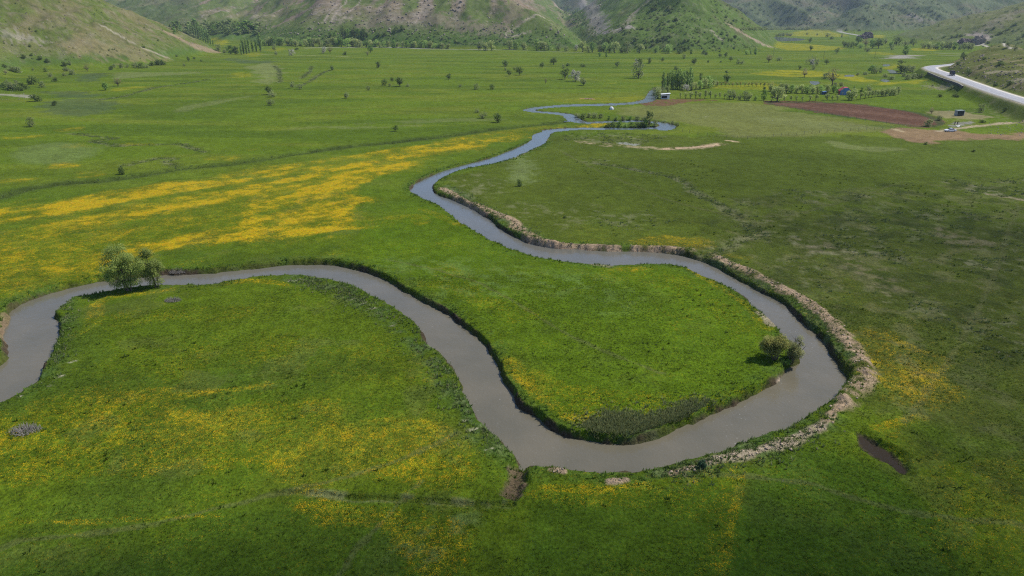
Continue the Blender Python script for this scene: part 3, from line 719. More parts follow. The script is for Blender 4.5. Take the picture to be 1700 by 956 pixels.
# ------------------------------------------------------------------ the road along the spur
def ribbon(name, line, z, offs, m, parent=None, kind=None, thick=None):
    l = np.asarray(line); t = np.gradient(l, axis=0); t /= np.linalg.norm(t, axis=1)[:, None]
    n = np.stack([-t[:, 1], t[:, 0]], -1)
    v = []; k = len(offs)
    for o, dz in offs:
        p = l + n * o
        v.append(np.column_stack([p, np.full(len(p), z + dz)]))
    v = np.stack(v, 1).reshape(-1, 3)
    ii = np.arange(len(l) - 1)[:, None]; jj = np.arange(k - 1)[None, :]
    f = np.stack([ii * k + jj, (ii + 1) * k + jj, (ii + 1) * k + jj + 1, ii * k + jj + 1], -1).reshape(-1, 4)
    o = link(name, mesh_np(name, v, f, [m], False), parent, kind=kind)
    return o
asph = mottled('worn_asphalt', (.26, .26, .275), (.36, .36, .37), .5, .8, .3, .01)
gravelm = mottled('pale_road_gravel', (.46, .43, .37), (.58, .55, .50), 1.5, .9, .2, .03)
road = ribbon('road', ROAD, ROADZ + .02, [(5.1, -.25), (5.0, .06), (-5.0, .06), (-5.1, -.25)], gravelm, kind='structure')
ribbon('road_surface', ROAD, ROADZ + .10, [(3.6, -.03), (3.5, 0), (-3.5, 0), (-3.6, -.03)], asph, kind='structure')
white = mat('white_road_paint', (.72, .72, .70), .6)
l = ROAD; t_ = np.gradient(l, axis=0); t_ /= np.linalg.norm(t_, axis=1)[:, None]; nn = np.stack([-t_[:, 1], t_[:, 0]], -1)
for o_ in (3.2, -3.2):
    ribbon('edge_line', l + nn * o_, ROADZ + .106, [(.07, 0), (-.07, 0)], white, kind='structure')
# dashed centre line, one mesh per dash so that they lie on the road as real markings
seg = np.linalg.norm(np.diff(l, axis=0), axis=1); cum = np.concatenate([[0], np.cumsum(seg)])
def at_s(s): return np.array([np.interp(s, cum, l[:, 0]), np.interp(s, cum, l[:, 1])])
dv = []; df = []
for s in np.arange(2, cum[-1] - 4, 9.0):
    a, b = at_s(s), at_s(s + 3); d_ = (b - a) / np.linalg.norm(b - a); n_ = np.array([-d_[1], d_[0]]) * .06
    i0 = len(dv)
    dv += [(*(a + n_), ROADZ + .106), (*(a - n_), ROADZ + .106), (*(b - n_), ROADZ + .106), (*(b + n_), ROADZ + .106)]; df.append((i0, i0 + 1, i0 + 2, i0 + 3))
link('centre_line', mesh_np('centre_line', dv, df, [white]), kind='structure')

# concrete retaining wall under the bend
conc = mottled('weathered_concrete', (.23, .21, .18), (.30, .28, .24), 1.2, .9, .2, .02)
wh = hit([(1540,122), (1548,125.5), (1556,129), (1565,132.5), (1574,135.5), (1583,138.5), (1592,142), (1598,146)])
w = empty('retaining_wall', tuple(wh[0]), 'low dark grey retaining wall below the outer edge of the road bend', 'wall')
wq = smooth_line(wh, False, 3) - wh[0]; tq = np.gradient(wq[:, :2], axis=0); tq /= np.linalg.norm(tq, axis=1)[:, None]; nq = np.stack([-tq[:, 1], tq[:, 0]], -1)
def wall_strip(name, prof, m):
    V_ = np.stack([np.column_stack([wq[:, :2] + nq * o_, wq[:, 2] + dz_]) for o_, dz_ in prof], 1); k_ = len(prof); n_ = len(wq)
    f_ = [(i * k_ + j, (i + 1) * k_ + j, (i + 1) * k_ + (j + 1) % k_, i * k_ + (j + 1) % k_) for i in range(n_ - 1) for j in range(k_)]
    return link(name, mesh_np(name, V_.reshape(-1, 3), f_, [m]), w)
wall_strip('wall_body', [(-.3, -.6), (.35, -.6), (.3, 1.0), (-.3, 1.0)], mottled('dark_wall_stone', (.07, .065, .06), (.13, .12, .11), 1.0, .9, .2, .03))
wall_strip('coping', [(-.4, 1.01), (.4, 1.01), (.4, 1.15), (-.4, 1.15)], conc)

# ------------------------------------------------------------------ trees
bark = mottled('bark', (.085, .062, .045), (.15, .12, .09), 6, .9, .1)
L_dark = leafy('leaf_dark', (.034, .050, .013), (.066, .086, .024), .45, 1.85)
L_grey = leafy('leaf_greygreen', (.062, .076, .030), (.108, .120, .050), .45, 1.85)
L_mid = leafy('leaf_green', (.045, .080, .014), (.085, .125, .028), .45, 1.85)
L_light = leafy('leaf_light', (.075, .115, .025), (.135, .175, .050), .45, 1.85)
L_silver = leafy('leaf_silver', (.092, .110, .036), (.150, .165, .062), .45, 1.85)
L_poplar = leafy('leaf_poplar', (.058, .090, .022), (.105, .140, .045), .45, 1.85)
L_blossom = leafy('leaf_blossom', (.12, .13, .08), (.46, .43, .38))
L_brown = leafy('leaf_budding', (.080, .065, .038), (.130, .112, .060), .45, 1.85)
L_yellow = leafy('leaf_budding_yellow', (.100, .105, .024), (.150, .140, .045), .45, 1.85)
L_big = leafy('leaf_willow', (.062, .088, .022), (.140, .160, .042), .5, 1.65)

def tube(pts, rads, n=5):
    """tapered limb"""
    V = []; F_ = []
    pts = [Vector(p) for p in pts]
    for i, (p, r) in enumerate(zip(pts, rads)):
        d = (pts[min(i + 1, len(pts) - 1)] - pts[max(i - 1, 0)]).normalized()
        a = d.orthogonal().normalized(); b = d.cross(a)
        for j in range(n):
            an = 2 * math.pi * j / n
            V.append(tuple(p + (a * math.cos(an) + b * math.sin(an)) * r))
    for i in range(len(pts) - 1):
        for j in range(n):
            F_.append((i * n + j, i * n + (j + 1) % n, (i + 1) * n + (j + 1) % n, (i + 1) * n + j))
    V.append(tuple(pts[-1])); k = len(V) - 1; m_ = (len(pts) - 1) * n
    for j in range(n): F_.append((m_ + j, m_ + (j + 1) % n, k, k))
    return V, F_

def merge(parts):
    V = []; F_ = []
    for v, f in parts:
        o_ = len(V); V += list(v); F_ += [tuple(i + o_ for i in q_) for q_ in f]
    return V, F_

def mk(name, vf, mats, smooth=False):
    me = bpy.data.meshes.new(name)
    v, f = vf
    f = [tuple(dict.fromkeys(q_)) for q_ in f]
    me.from_pydata(v, [], f)
    for m_ in mats: me.materials.append(m_)
    if smooth:
        for p in me.polygons: p.use_smooth = True
    return me

def leaves(R, blobs, n, size, flat=.35, tri=False, shell=.55):
    """n leaf clumps (small bent quads) spread through ellipsoidal clumps (cx,cy,cz,rx,ry,rz)"""
    bl = np.array(blobs, float)
    w_ = bl[:, 3] * bl[:, 4] * bl[:, 5]; w_ = w_ ** .75; w_ /= w_.sum()
    idx = R.choice(len(bl), n, p=w_)
    d = R.normal(size=(n, 3)); d /= np.linalg.norm(d, axis=1)[:, None]
    rr = shell + (1 - shell) * R.random(n) ** .6; rr *= 1 + .13 * R.normal(size=n)
    c = bl[idx, :3] + d * rr[:, None] * bl[idx, 3:]
    nrm = d * .55 + R.normal(size=(n, 3)) * .5 + np.array([.25, .05, .75])
    nrm /= np.linalg.norm(nrm, axis=1)[:, None]
    u = np.cross(nrm, R.normal(size=(n, 3))); u /= np.linalg.norm(u, axis=1)[:, None]
    v = np.cross(nrm, u)
    s = size * (.6 + .8 * R.random(n))[:, None]
    a = .5 + .3 * R.random(n)[:, None]
    P4 = np.stack([c - u * s, c - v * s * a + nrm * s * .25, c + u * s, c + v * s * a - nrm * s * .15], 1)
    V = P4.reshape(-1, 3)
    V[:, 2] = np.maximum(V[:, 2], .0)
    return V, np.arange(n * 4).reshape(-1, 4)

def crown_blobs(R, n, h0, h1, rad, prof=None, sub=.42):
    """lumps of a crown of unit height"""
    out = []
    for i in range(n):
        t = R.random()
        z = h0 + (h1 - h0) * t
        pr = (math.sin(math.pi * min(max(t * .9 + .08, 0), 1)) ** .6) if prof is None else prof(t)
        an = R.random() * 2 * math.pi; rr = rad * pr * (1 - sub) * math.sqrt(R.random()) * 1.15
        s = rad * sub * (.7 + .6 * R.random()) * (.55 + .45 * pr)
        out.append((rr * math.cos(an), rr * math.sin(an), min(z, h1 - s * .5), s, s, s * (.8 + .3 * R.random())))
    return out

def trunk_mesh(R, h_tr, h_top, spread, r0, nl=6, base=0.0):
    parts = [tube([(0, 0, -.03), (R.normal() * .01, R.normal() * .01, h_tr * .5), (R.normal() * .015, R.normal() * .015, h_tr), (0, 0, h_top * .8)], [r0 * 1.25, r0, r0 * .8, r0 * .2], 6)]
    for i in range(nl):
        an = i * 2.4 + R.random(); z0 = h_tr * (.75 + .5 * R.random()); L = spread * (.6 + .4 * R.random())
        z1 = z0 + (h_top - z0) * (.35 + .4 * R.random())
        p0 = (0, 0, z0); p1 = (math.cos(an) * L * .5, math.sin(an) * L * .5, (z0 * .55 + z1 * .45)); p2 = (math.cos(an) * L, math.sin(an) * L, z1)
        parts.append(tube([p0, p1, p2], [r0 * .55, r0 * .35, r0 * .1], 4))
    return merge(parts)

def proto(kind, v):
    """unit height tree: (trunk mesh, crown mesh)"""
    R = np.random.default_rng(hash_name(kind) + v * 101)
    if kind == 'round':     # hawthorn / wild pear on a short trunk
        bl = crown_blobs(R, 18, .20, .97, .58, lambda t: 1 - 1.1 * abs(t - .42) ** 1.6, .38); lf = leaves(R, bl, 520, .050); tr = trunk_mesh(R, .22, .8, .36, .035, 6); m = L_dark
    elif kind == 'greyround':
        bl = crown_blobs(R, 18, .17, .97, .62, lambda t: 1 - 1.1 * abs(t - .40) ** 1.6, .36); lf = leaves(R, bl, 480, .050); tr = trunk_mesh(R, .2, .8, .4, .035, 7); m = L_grey
    elif kind == 'blossom':
        bl = crown_blobs(R, 18, .17, .97, .62, lambda t: 1 - 1.1 * abs(t - .40) ** 1.6, .36); lf = leaves(R, bl, 520, .050); tr = trunk_mesh(R, .2, .8, .4, .035, 7); m = L_blossom
    elif kind == 'bare':
        bl = crown_blobs(R, 14, .32, .98, .55); lf = leaves(R, bl, 240, .042); tr = trunk_mesh(R, .25, .95, .5, .04, 13); m = L_brown
    elif kind == 'bush':
        bl = crown_blobs(R, 15, .06, .92, .85, lambda t: 1 - .55 * t); lf = leaves(R, bl, 460, .075); tr = trunk_mesh(R, .1, .6, .5, .03, 5); m = L_dark
    elif kind == 'greybush':
        bl = crown_blobs(R, 15, .06, .92, .85, lambda t: 1 - .55 * t); lf = leaves(R, bl, 400, .070); tr = trunk_mesh(R, .1, .7, .6, .03, 7); m = L_grey
    elif kind == 'willow':
        bl = crown_blobs(R, 18, .12, .95, .50, lambda t: 1 - .45 * abs(t - .45)); lf = leaves(R, bl, 620, .050); tr = trunk_mesh(R, .2, .85, .32, .04, 6); m = L_silver
    elif kind == 'lightwillow':
        bl = crown_blobs(R, 18, .10, .95, .52, lambda t: 1 - .45 * abs(t - .45)); lf = leaves(R, bl, 620, .050); tr = trunk_mesh(R, .18, .85, .32, .04, 6); m = L_light
    elif kind == 'mid':
        bl = crown_blobs(R, 17, .16, .96, .48); lf = leaves(R, bl, 560, .050); tr = trunk_mesh(R, .2, .85, .32, .035, 6); m = L_mid
    elif kind == 'poplar':
        bl = [(R.normal() * .012, R.normal() * .012, .10 + .85 * i / 13, .085 * math.sin(math.pi * (.12 + .80 * i / 13)) ** .6 + .012, .085 * math.sin(math.pi * (.12 + .80 * i / 13)) ** .6 + .012, .085) for i in range(14)]
        lf = leaves(R, bl, 460, .026, shell=.4); tr = trunk_mesh(R, .10, .95, .06, .014, 5); m = L_poplar
    elif kind == 'fruit':
        bl = crown_blobs(R, 9, .40, .96, .40); lf = leaves(R, bl, 220, .060); tr = trunk_mesh(R, .38, .85, .28, .035, 5); m = L_silver
    elif kind == 'fruityellow':
        bl = crown_blobs(R, 9, .38, .96, .42); lf = leaves(R, bl, 200, .060); tr = trunk_mesh(R, .36, .85, .28, .03, 5); m = L_yellow
    elif kind == 'oval':
        bl = crown_blobs(R, 15, .12, .97, .30, lambda t: 1 - .35 * abs(t - .5)); lf = leaves(R, bl, 480, .042); tr = trunk_mesh(R, .15, .85, .15, .03, 5); m = L_dark
    return mk(kind + '_trunk', tr, [bark]), mesh_np(kind + '_crown', lf[0], lf[1], [m])
def hash_name(s): return sum((i + 1) * ord(c_) for i, c_ in enumerate(s))
PROTO = {}
def get(kind, v):
    k = (kind, v)
    if k not in PROTO:
        tr, cr = proto(kind, v)
        # joined version for the smallest trees
        n1, n2 = len(tr.vertices), len(cr.vertices)
        vv = np.empty(n1 * 3); tr.vertices.foreach_get('co', vv); ww = np.empty(n2 * 3); cr.vertices.foreach_get('co', ww)
        V = np.concatenate([vv, ww]).reshape(-1, 3)
        F_ = [tuple(p.vertices) for p in tr.polygons] + [tuple(i + n1 for i in p.vertices) for p in cr.polygons]
        me = bpy.data.meshes.new(kind + '_small'); me.from_pydata(V.tolist(), [], F_)
        me.materials.append(bark); me.materials.append(cr.materials[0])
        mi_ = np.array([0] * len(tr.polygons) + [1] * len(cr.polygons), np.int32); me.polygons.foreach_set('material_index', mi_)
        PROTO[k] = (tr, cr, me)
    return PROTO[k]

NAME = {'round': 'hawthorn_tree', 'greyround': 'wild_pear_tree', 'blossom': 'blossoming_tree', 'bare': 'bare_tree', 'bush': 'bush', 'greybush': 'bush',
        'willow': 'willow_tree', 'lightwillow': 'willow_tree', 'mid': 'leafy_tree', 'poplar': 'poplar_tree', 'fruit': 'orchard_tree', 'fruityellow': 'orchard_tree', 'oval': 'oval_tree'}
CAT = {'bush': 'bush', 'greybush': 'bush'}
LOOK = {'round': 'dark green round-crowned tree', 'greyround': 'grey-green spreading tree', 'blossom': 'tree with pale blossom', 'bare': 'thin open-crowned tree', 'bush': 'dark green bush', 'greybush': 'grey-green bush',
        'willow': 'silvery green willow', 'lightwillow': 'light green willow', 'mid': 'mid green leafy tree', 'poplar': 'slender upright poplar', 'fruit': 'small silvery orchard tree', 'fruityellow': 'small yellowish orchard tree', 'oval': 'dark oval-crowned tree'}
ORD = ['', 'first', 'second', 'third', 'fourth', 'fifth', 'sixth', 'seventh', 'eighth', 'ninth', 'tenth', 'eleventh', 'twelfth', 'thirteenth', 'fourteenth', 'fifteenth', 'sixteenth', 'seventeenth', 'eighteenth', 'nineteenth', 'twentieth']
ALL = []      # (cluster phrase, group, ordinal labels?, list)
def cluster(place, group, items, shared=None):
    ALL.append((place, group, items, shared))

R2 = random.Random(5)
# --- each entry: px, py of the foot in the photograph, height in its pixels, kind, width factor
cluster('on the grass under the left hillside', 'bushes under the left hillside', [(8,112,6,'bush',1),(20,118,9,'greybush',1.3),(31,121,10,'greybush',1.2),(10,124,8,'bare',1),(55,117,4,'greybush',1),(76,119,6,'bush',1),(39,96,6,'bush',1),(53,92,4,'bush',1),(66,98.5,6,'bush',1),(79,103,6,'bush',1),(107,109,7,'bush',1),(116,107,6,'greybush',1),(111,118,8,'greybush',1.1),(120,124,9,'greybush',1),(108,126,6,'greybush',1.1),(84,128,7,'greybush',1.2),(92,135,7,'bush',1.1),(145,118,10,'bare',1.1)])
cluster('in the thicket at the left edge above the pale rocks', 'thicket at the left edge', [(5,146,8,'bush',1),(13,148,12,'bush',1.2),(22,150,13,'greybush',1.1),(31,151,10,'bush',1),(39,148,11,'bush',1.1),(28,141,8,'greybush',1),(12,140,7,'greybush',1)])
cluster('beside the rocky patch on the left meadow', 'bushes near the rocks on the left meadow', [(56,140,14,'bush',.8),(70,145,10,'greybush',.9),(60,168,11,'bush',1.4),(91,175,8,'bush',1)])
cluster('along the foot of the left hillside', 'row of bushes along the foot of the left hillside', [(185,116,7,'bush',1),(190,112,6,'greybush',1),(202,113,8,'greybush',1),(211,112,6,'greybush',1),(226,112,9,'greybush',1),(234,113,9,'bush',1.1),(243,113,7,'greybush',1),(252,109,7,'bush',1),(261,108,9,'bush',1),(269,108,9,'bush',1.1)])
cluster('on the low slope of the left hill', 'dark bushes on the left hill', [(293,94,3.5,'bush',1),(313,102,8,'round',.8),(306,110,6,'greyround',.8),(322,98,3.5,'bush',1),(334,102,3.5,'bush',1),(238,79,3.5,'bush',1.3),(263,68,3,'bush',1),(50,78,5,'bush',.8)])
cluster('standing alone on the open meadow at left', 'lone trees on the left meadow', [(54,210,15,'greyround',1),(176,149.5,13,'mid',1.15),(196,143,13,'bare',1.2)])
cluster('in the row where the left hill meets the side valley', 'poplars at the mouth of the side valley', [(x,y,h,'poplar',1.15) for x, y, h in [(313,54,13),(318,56,15),(322,59,17),(326,61,18),(330,64,20),(334,66,21),(338,69,22),(342,71,23),(346,72,22),(350,74,15),(354,76,10)]])
cluster('in the short row behind the left meadow', 'poplars behind the left meadow', [(401,91,18,'poplar',1.2),(405,90,25,'poplar',1.1),(410,90,24,'poplar',1.1),(414,88,25,'poplar',1.1),(420,86,19,'poplar',1.2),(426,86,20,'poplar',1.2),(433,86,30,'poplar',1)])
cluster('at the foot of the poplars behind the left meadow', 'trees beside the poplars', [(363,85,11,'greyround',1.1),(383,90,14,'mid',1),(391,90,13,'round',1),(373,88,6,'greybush',1)])
wood = ([(R2.uniform(285,432), R2.uniform(41,57), R2.uniform(6,11), R2.choice(['bush','greybush','mid','bush']), 1.2) for _ in range(110)])
cluster('on the lower slope of the long hill', 'dark trees on the lower slope of the long hill', [(x,64 + (i % 3),18 - (i % 3) * 2,'mid' if i % 3 else 'round',.8) for i, x in enumerate([572,578,583,589,594,599,604])] + [(548,61,7,'mid',1.2),(556,62,8,'mid',1.2),(628,60,8,'bush',1),(640,58,7,'bush',1),(658,52,8,'bush',1),(668,49,7,'bush',1),(610,60,7,'mid',1)])
far_row = []
for x in np.arange(432, 745, 7.6):
    far_row.append((x + R2.uniform(-2, 2), 75.5 + 4.5 * (x - 432) / 313 + R2.uniform(-.8, .8), R2.uniform(10, 15) if x < 620 else R2.uniform(8, 12), R2.choice(['willow', 'lightwillow', 'willow', 'lightwillow', 'mid']), 1.1))
for i_, w_ in enumerate(('left', 'middle', 'right')):
    cluster(f'in the {w_} third of the belt under the long hill', 'willows along the foot of the long hill', far_row[i_ * 14:(i_ + 1) * 14])
cluster('in the gap of the belt below the long hill', 'round willows below the long hill', [(797,83,14,'greyround',1),(806,84,14,'willow',1),(816,83.5,15,'willow',1),(846,82,14,'willow',1),(858,82,15,'lightwillow',1),(870,83,13,'willow',1)])
cluster('in the belt below the middle hill', 'willows below the middle hill', [(891,83.5,17,'lightwillow',1.1),(898,84,14,'willow',1),(905,84,13,'willow',1),(911,83.5,16,'lightwillow',.9),(927,84,12,'greyround',1),(940,85,8,'greybush',1),(957,84,9,'blossom',1),(967,86,16,'willow',1),(976,86,9,'greybush',1),(984,87,17,'mid',.9),(995,86,10,'greybush',1)])
cluster('in the belt below the bushy mound', 'willows below the bushy mound', [(1002,86,16,'lightwillow',1),(1012,87,17,'lightwillow',.9),(1020,88,17,'willow',.9),(1033,87,9,'bush',1),(1041,88,17,'greyround',1),(1062,88,14,'willow',1.1),(1088,88,12,'lightwillow',1),(1109,88.5,16,'lightwillow',1),(1128,89,8,'bush',1),(1147,90,8,'mid',1)])
cluster('among the trees at the far end of the left meadow', 'trees at the far end of the left meadow', [(455,83,9,'greyround',1),(459,91.5,7,'greyround',1),(484,92.5,10,'blossom',1),(493,83,4,'bush',1.6),(537,88.5,10,'blossom',1),(548,88,10,'bare',1.1),(573,91.5,6,'bush',1),(615,87,12,'mid',1),(610,92.5,7,'bare',1)])
cluster('on the middle of the far meadow', 'hawthorns on the far meadow', [(551,116.5,8,'bush',.7),(629,112.5,10,'round',1.05),(485,146,10,'greyround',1.1),(497,148.5,9,'greyround',1.2),(447,157,14,'round',1.1),(452,161,11,'greyround',1.1),(450,175,10,'greyround',1.15),(575,163.5,10,'greyround',1.1),(611,150.5,8,'greyround',1)])
cluster('in the middle group on the far meadow', 'middle group of the far meadow', [(638,142.5,11,'round',1.05),(647,143.5,5,'greybush',1),(651,136,8,'round',.9),(664,143.5,15,'round',1.05),(677,144,5,'greybush',1)])
cluster('spread over the meadow left of the river', 'trees on the meadow left of the river', [(656,218.5,11,'round',1.05),(745,132.5,10,'round',1.1),(764,144.5,6,'greyround',1.1),(790,148.5,9,'greyround',1.1),(817,149,9,'round',1.1),(792,187,7,'greyround',1.1),(801,196.5,12,'greyround',1.1),(826,203.5,15,'round',1.1),(203,289,14,'bush',.65)])
cluster('in the loose group above the river bend', 'loose group above the river bend', [(839,110.5,10,'round',1.2),(839,117,5,'greybush',1),(845,126,10,'round',1.1),(862,124.5,13,'round',1.15),(855,116,6,'greyround',1),(900,112.5,9,'round',1.05),(919,107.5,12,'round',1.15),(936,114,7,'greyround',1),(943,109.5,5,'bush',1),(967,110.5,5,'bush',1.5)])
cluster('in the cluster with the pale blossoming tree', 'cluster on the central far meadow', [(938,131.5,17,'round',1),(955,135.5,17,'blossom',1.05),(958,126,9,'greyround',1.1),(968,141.5,12,'greyround',1),(906,139.5,9,'bare',.6)])
cluster('left of the poplar grove on the far meadow', 'trees left of the poplar grove', [(1025,111.5,9,'round',1.05),(1060,130,23,'greyround',1),(1056,109,10,'blossom',1),(1063,110,13,'round',1.1),(1079,105.5,10,'round',.95),(1099,102.5,7,'round',1.1),(996,94.5,8,'mid',1),(1007,94.5,7,'mid',.9)])
cluster('on the far meadow right of the poplar grove', 'trees right of the poplar grove', [(1123,118,8,'round',1.1),(1136,97.5,7,'greyround',1.1),(1152,107.5,11,'round',1.2),(1172,93,7,'round',1),(1176,103.5,4,'bush',1),(1168,90,6,'bush',1),(1195,95.5,7,'round',1.1),(1204,95,8,'round',1),(1197,103.5,3,'bush',1.2),(1213,101.5,8,'round',1),(1226,106.5,8,'greyround',1),(1232,106.5,8,'greyround',1)])
cluster('on the meadow below the far end of the mound', 'trees below the far end of the mound', [(1240,90.5,8,'lightwillow',1),(1246,90,7,'lightwillow',1),(1254,90.5,9,'mid',1),(1276,103.5,12,'bare',1.3),(1294,100.5,8,'greyround',1.2)])
cluster('on the right of the far meadow', 'trees on the right of the far meadow', [(1345,106.5,14,'greyround',1),(1348,108,9,'blossom',1),(1356,108,9,'greyround',1),(1372,106.5,8,'round',1.1),(1327,115.5,7,'round',1),(1351,115.5,7,'greyround',1),(1335,128.5,14,'bare',.9),(1346,84,8,'round',1),(1389,89,9,'round',1.15),(1344,71,8,'round',1.05),(1440,86,9,'greyround',1.1)])
cluster('at the roadside thickets beyond the yellow fields', 'trees beyond the yellow fields', [(1401,79,10,'round',1.1),(1408,79,9,'round',1),(1413,79.5,10,'round',1.1),(1421,78,8,'mid',1),(1428,80,9,'lightwillow',1.1),(1425,72,11,'mid',1.1),(1437,77,12,'bare',1.3),(1449,80,13,'mid',1),(1458,80.5,16,'round',1.05),(1446,74,9,'mid',1),(1478,79,10,'mid',1),(1488,75,13,'round',1.1),(1502,76,11,'greyround',1.1),(1516,77,13,'round',1.0),(1480,83,8,'greyround',1),(1503,91,14,'mid',1.1),(1470,73,9,'greyround',1)])
cluster('in the row below the rock cutting', 'row of willows below the rock cutting', [(1535,80.5,11,'greyround',1),(1542,81,11,'willow',1),(1549,81.5,10,'greyround',1),(1556,81.5,10,'mid',1),(1564,82,12,'willow',1),(1570,82,12,'greyround',1),(1577,82,12,'willow',1),(1583,82.5,12,'mid',1),(1592,83,9,'greyround',1),(1600,83,11,'willow',1),(1607,83,12,'greyround',1),(1612,83,10,'willow',1)])
far_line = [(x, 48.5 + R2.uniform(0,1.5), R2.uniform(3.5,5.5), 'greybush', 1.4) for x in np.arange(1230, 1345, 3.5)]
cluster('on the far valley floor near the blue pond', 'far trees on the valley floor', [(1290 + i * 4 + R2.uniform(-1,1), 59 + R2.uniform(0,3), 6, 'greyround', 1.2) for i in range(7)] + [(1340,58,4,'greyround',1.2),(1356,59,4,'greyround',1.1),(1374,62,7,'greyround',1.2),(1380,65,5,'bush',1.2),(1397,62,5,'greyround',1),(1405,50,3,'bush',1.6),(1426,51,3,'bush',1.6)])
cluster('in the poplar grove behind the white hut', 'poplar grove behind the white hut', [(x,y,h,'poplar',1.15) for x, y, h in [(1100,147,27),(1103,149,20),(1107,147,25),(1110,146,27),(1114,147,29),(1117,148,26),(1121,147,28),(1124,148,31),(1128,147,31),(1131,149,27),(1134,148,31),(1138,147,29),(1141,149,24),(1144,147,34),(1148,146,25)]])
cluster('beside the white hut', 'willows beside the white hut', [(1086,162,15,'greyround',.9),(1092,163,19,'willow',.9),(1099,156,13,'greyround',1),(1108,153,10,'willow',1)])
cluster('in the hedge right of the poplar grove', 'hedge right of the poplar grove', [(1133,150,9,'willow',1),(1140,151,10,'blossom',1),(1148,150,12,'willow',1),(1155,149,12,'willow',1),(1162,148.5,14,'lightwillow',1),(1163,134,12,'oval',.9),(1168,147,16,'willow',1),(1175,146,18,'lightwillow',.9),(1182,144.5,12,'willow',1),(1190,143,9,'greyround',1)])
cluster('in the garden row in front of the poplar grove', 'garden row in front of the poplar grove', [(x,163.5 + .3 * (i % 2),h,'fruit',1.05) for i, (x, h) in enumerate([(1130,9),(1138,10),(1146,11),(1154,12),(1162,10),(1170,13),(1179,12),(1187,8),(1195,9),(1203,9)])] + [(1211,164.5,14,'greyround',.9),(1218,165,14,'greyround',.8),(1226,166,11,'greyround',.9),(1236,166.5,14,'greyround',.9),(1243,167,13,'willow',.9),(1254,167,9,'lightwillow',.8),(1268,167,17,'mid',.7),(1281,168.5,15,'fruit',.9)])
cluster('in the even back row of the orchard', 'young trees in the yellow back row', [(x,144 + .2 * (i % 3),7 + (i % 2),'fruityellow',.95) for i, x in enumerate(np.arange(1184, 1284, 6.5))])
cluster('standing in the hedge line behind the orchard', 'trees behind the orchard', [(1206,137,18,'oval',1),(1381,142,26,'bare',.8),(1370,131,10,'greybush',1.1),(1268,152,12,'oval',.9)])
cluster('in the dense grove left of the blue-roofed house', 'grove left of the blue-roofed house', [(1290,168.5,23,'willow',1.1),(1279,152,13,'willow',1),(1286,156,12,'lightwillow',1),(1297,153,14,'willow',1),(1306,154,14,'willow',1),(1314,155,14,'lightwillow',1),(1322,154,12,'willow',1),(1331,155,14,'willow',1),(1340,155,15,'lightwillow',1),(1349,156,14,'willow',1),(1357,155,12,'willow',1),(1362,156,13,'lightwillow',1),(1374,155,14,'willow',1),(1383,155,13,'mid',1),(1391,154,11,'lightwillow',1),(1304,149,8,'greyround',1),(1344,148,8,'greyround',1),(1386,143,6,'greybush',1.3),(1396,143,6,'greybush',1.3)])
cluster('in the front hedge above the ploughed field', 'front hedge above the ploughed field', [(1302,167.5,8,'fruit',1),(1313,168,9,'fruit',1),(1322,168,8,'fruit',1),(1332,168,8,'fruit',1),(1344,168,10,'fruit',1),(1354,167.5,11,'fruit',1),(1373,167,11,'fruit',1.1),(1382,166.5,8,'fruit',1),(1390,166.5,9,'fruit',1)])
cluster('in the pollard row right of the blue-roofed house', 'pollard row right of the house', [(1408,166,14,'willow',.9),(1414,166,18,'willow',.9),(1421,165,9,'fruit',1),(1428,164.5,11,'fruit',1),(1436,163.5,12,'fruit',1),(1442,162.5,11,'fruit',1.1),(1447,162,11,'fruit',1),(1452,161.5,11,'fruit',1),(1457,160.5,11,'fruit',1),(1464,160,13,'willow',.9),(1470,159.5,15,'willow',.9),(1477,158.5,14,'willow',.9),(1484,158,14,'willow',.9),(1490,157,13,'willow',.8)])
cluster('on the grass behind the pollard row', 'trees behind the pollard row', [(1429,153,8,'mid',1.1),(1442,152,12,'greyround',.9),(1418,148,5,'lightwillow',1)])
cluster('on the wet ground below the road bend', 'bushes below the road bend', [(1447,121,13,'mid',1),(1455,122,12,'greyround',1),(1462,121,9,'mid',1),(1495,122,20,'oval',1.7),(1505,121,12,'greyround',1.2),(1514,120,10,'greybush',1),(1470,128,6,'greybush',1.4),(1436,124,5,'greybush',1.6),(1424,125,4,'greybush',1.5),(1480,132,6,'greybush',1.6)])
cluster('on the rough bank under the road', 'bushes on the rough bank under the road', [(1506,132,8,'greybush',1.3),(1515,131,9,'greybush',1.2),(1523,130,7,'bush',1.2),(1530,128,6,'greybush',1.2),(1500,127,6,'greybush',1.3),(1560,161,5,'bush',1.5),(1586,161,6,'bush',1.4),(1548,143,3,'greybush',1.6),(1580,147,5,'greybush',1.6)])
cluster('beside the stony lot with the parked car', 'bushes around the stony lot', [(1541,210,12,'greybush',1),(1546,189,10,'bare',1),(1628,186,13,'greyround',1),(1668,184,6,'bush',1),(1537,240,5,'bush',1),(1616,252,4,'bush',1.4),(1559,200,8,'greybush',1.1),(1630,203,5,'bush',1.8)])
cluster('on the slope above the road', 'bushes on the slope above the road', [(1599,99,12,'round',.9),(1607,124,9,'bush',.8),(1628,114,6,'bush',1),(1661,107,6,'bush',1.6),(1634,98,4,'bush',1.3),(1589,108,7,'bush',.8),(1652,143,6,'bush',1),(1640,136,4,'bush',1),(1675,141,8,'bush',1.2),(1620,131,4,'bush',1)])
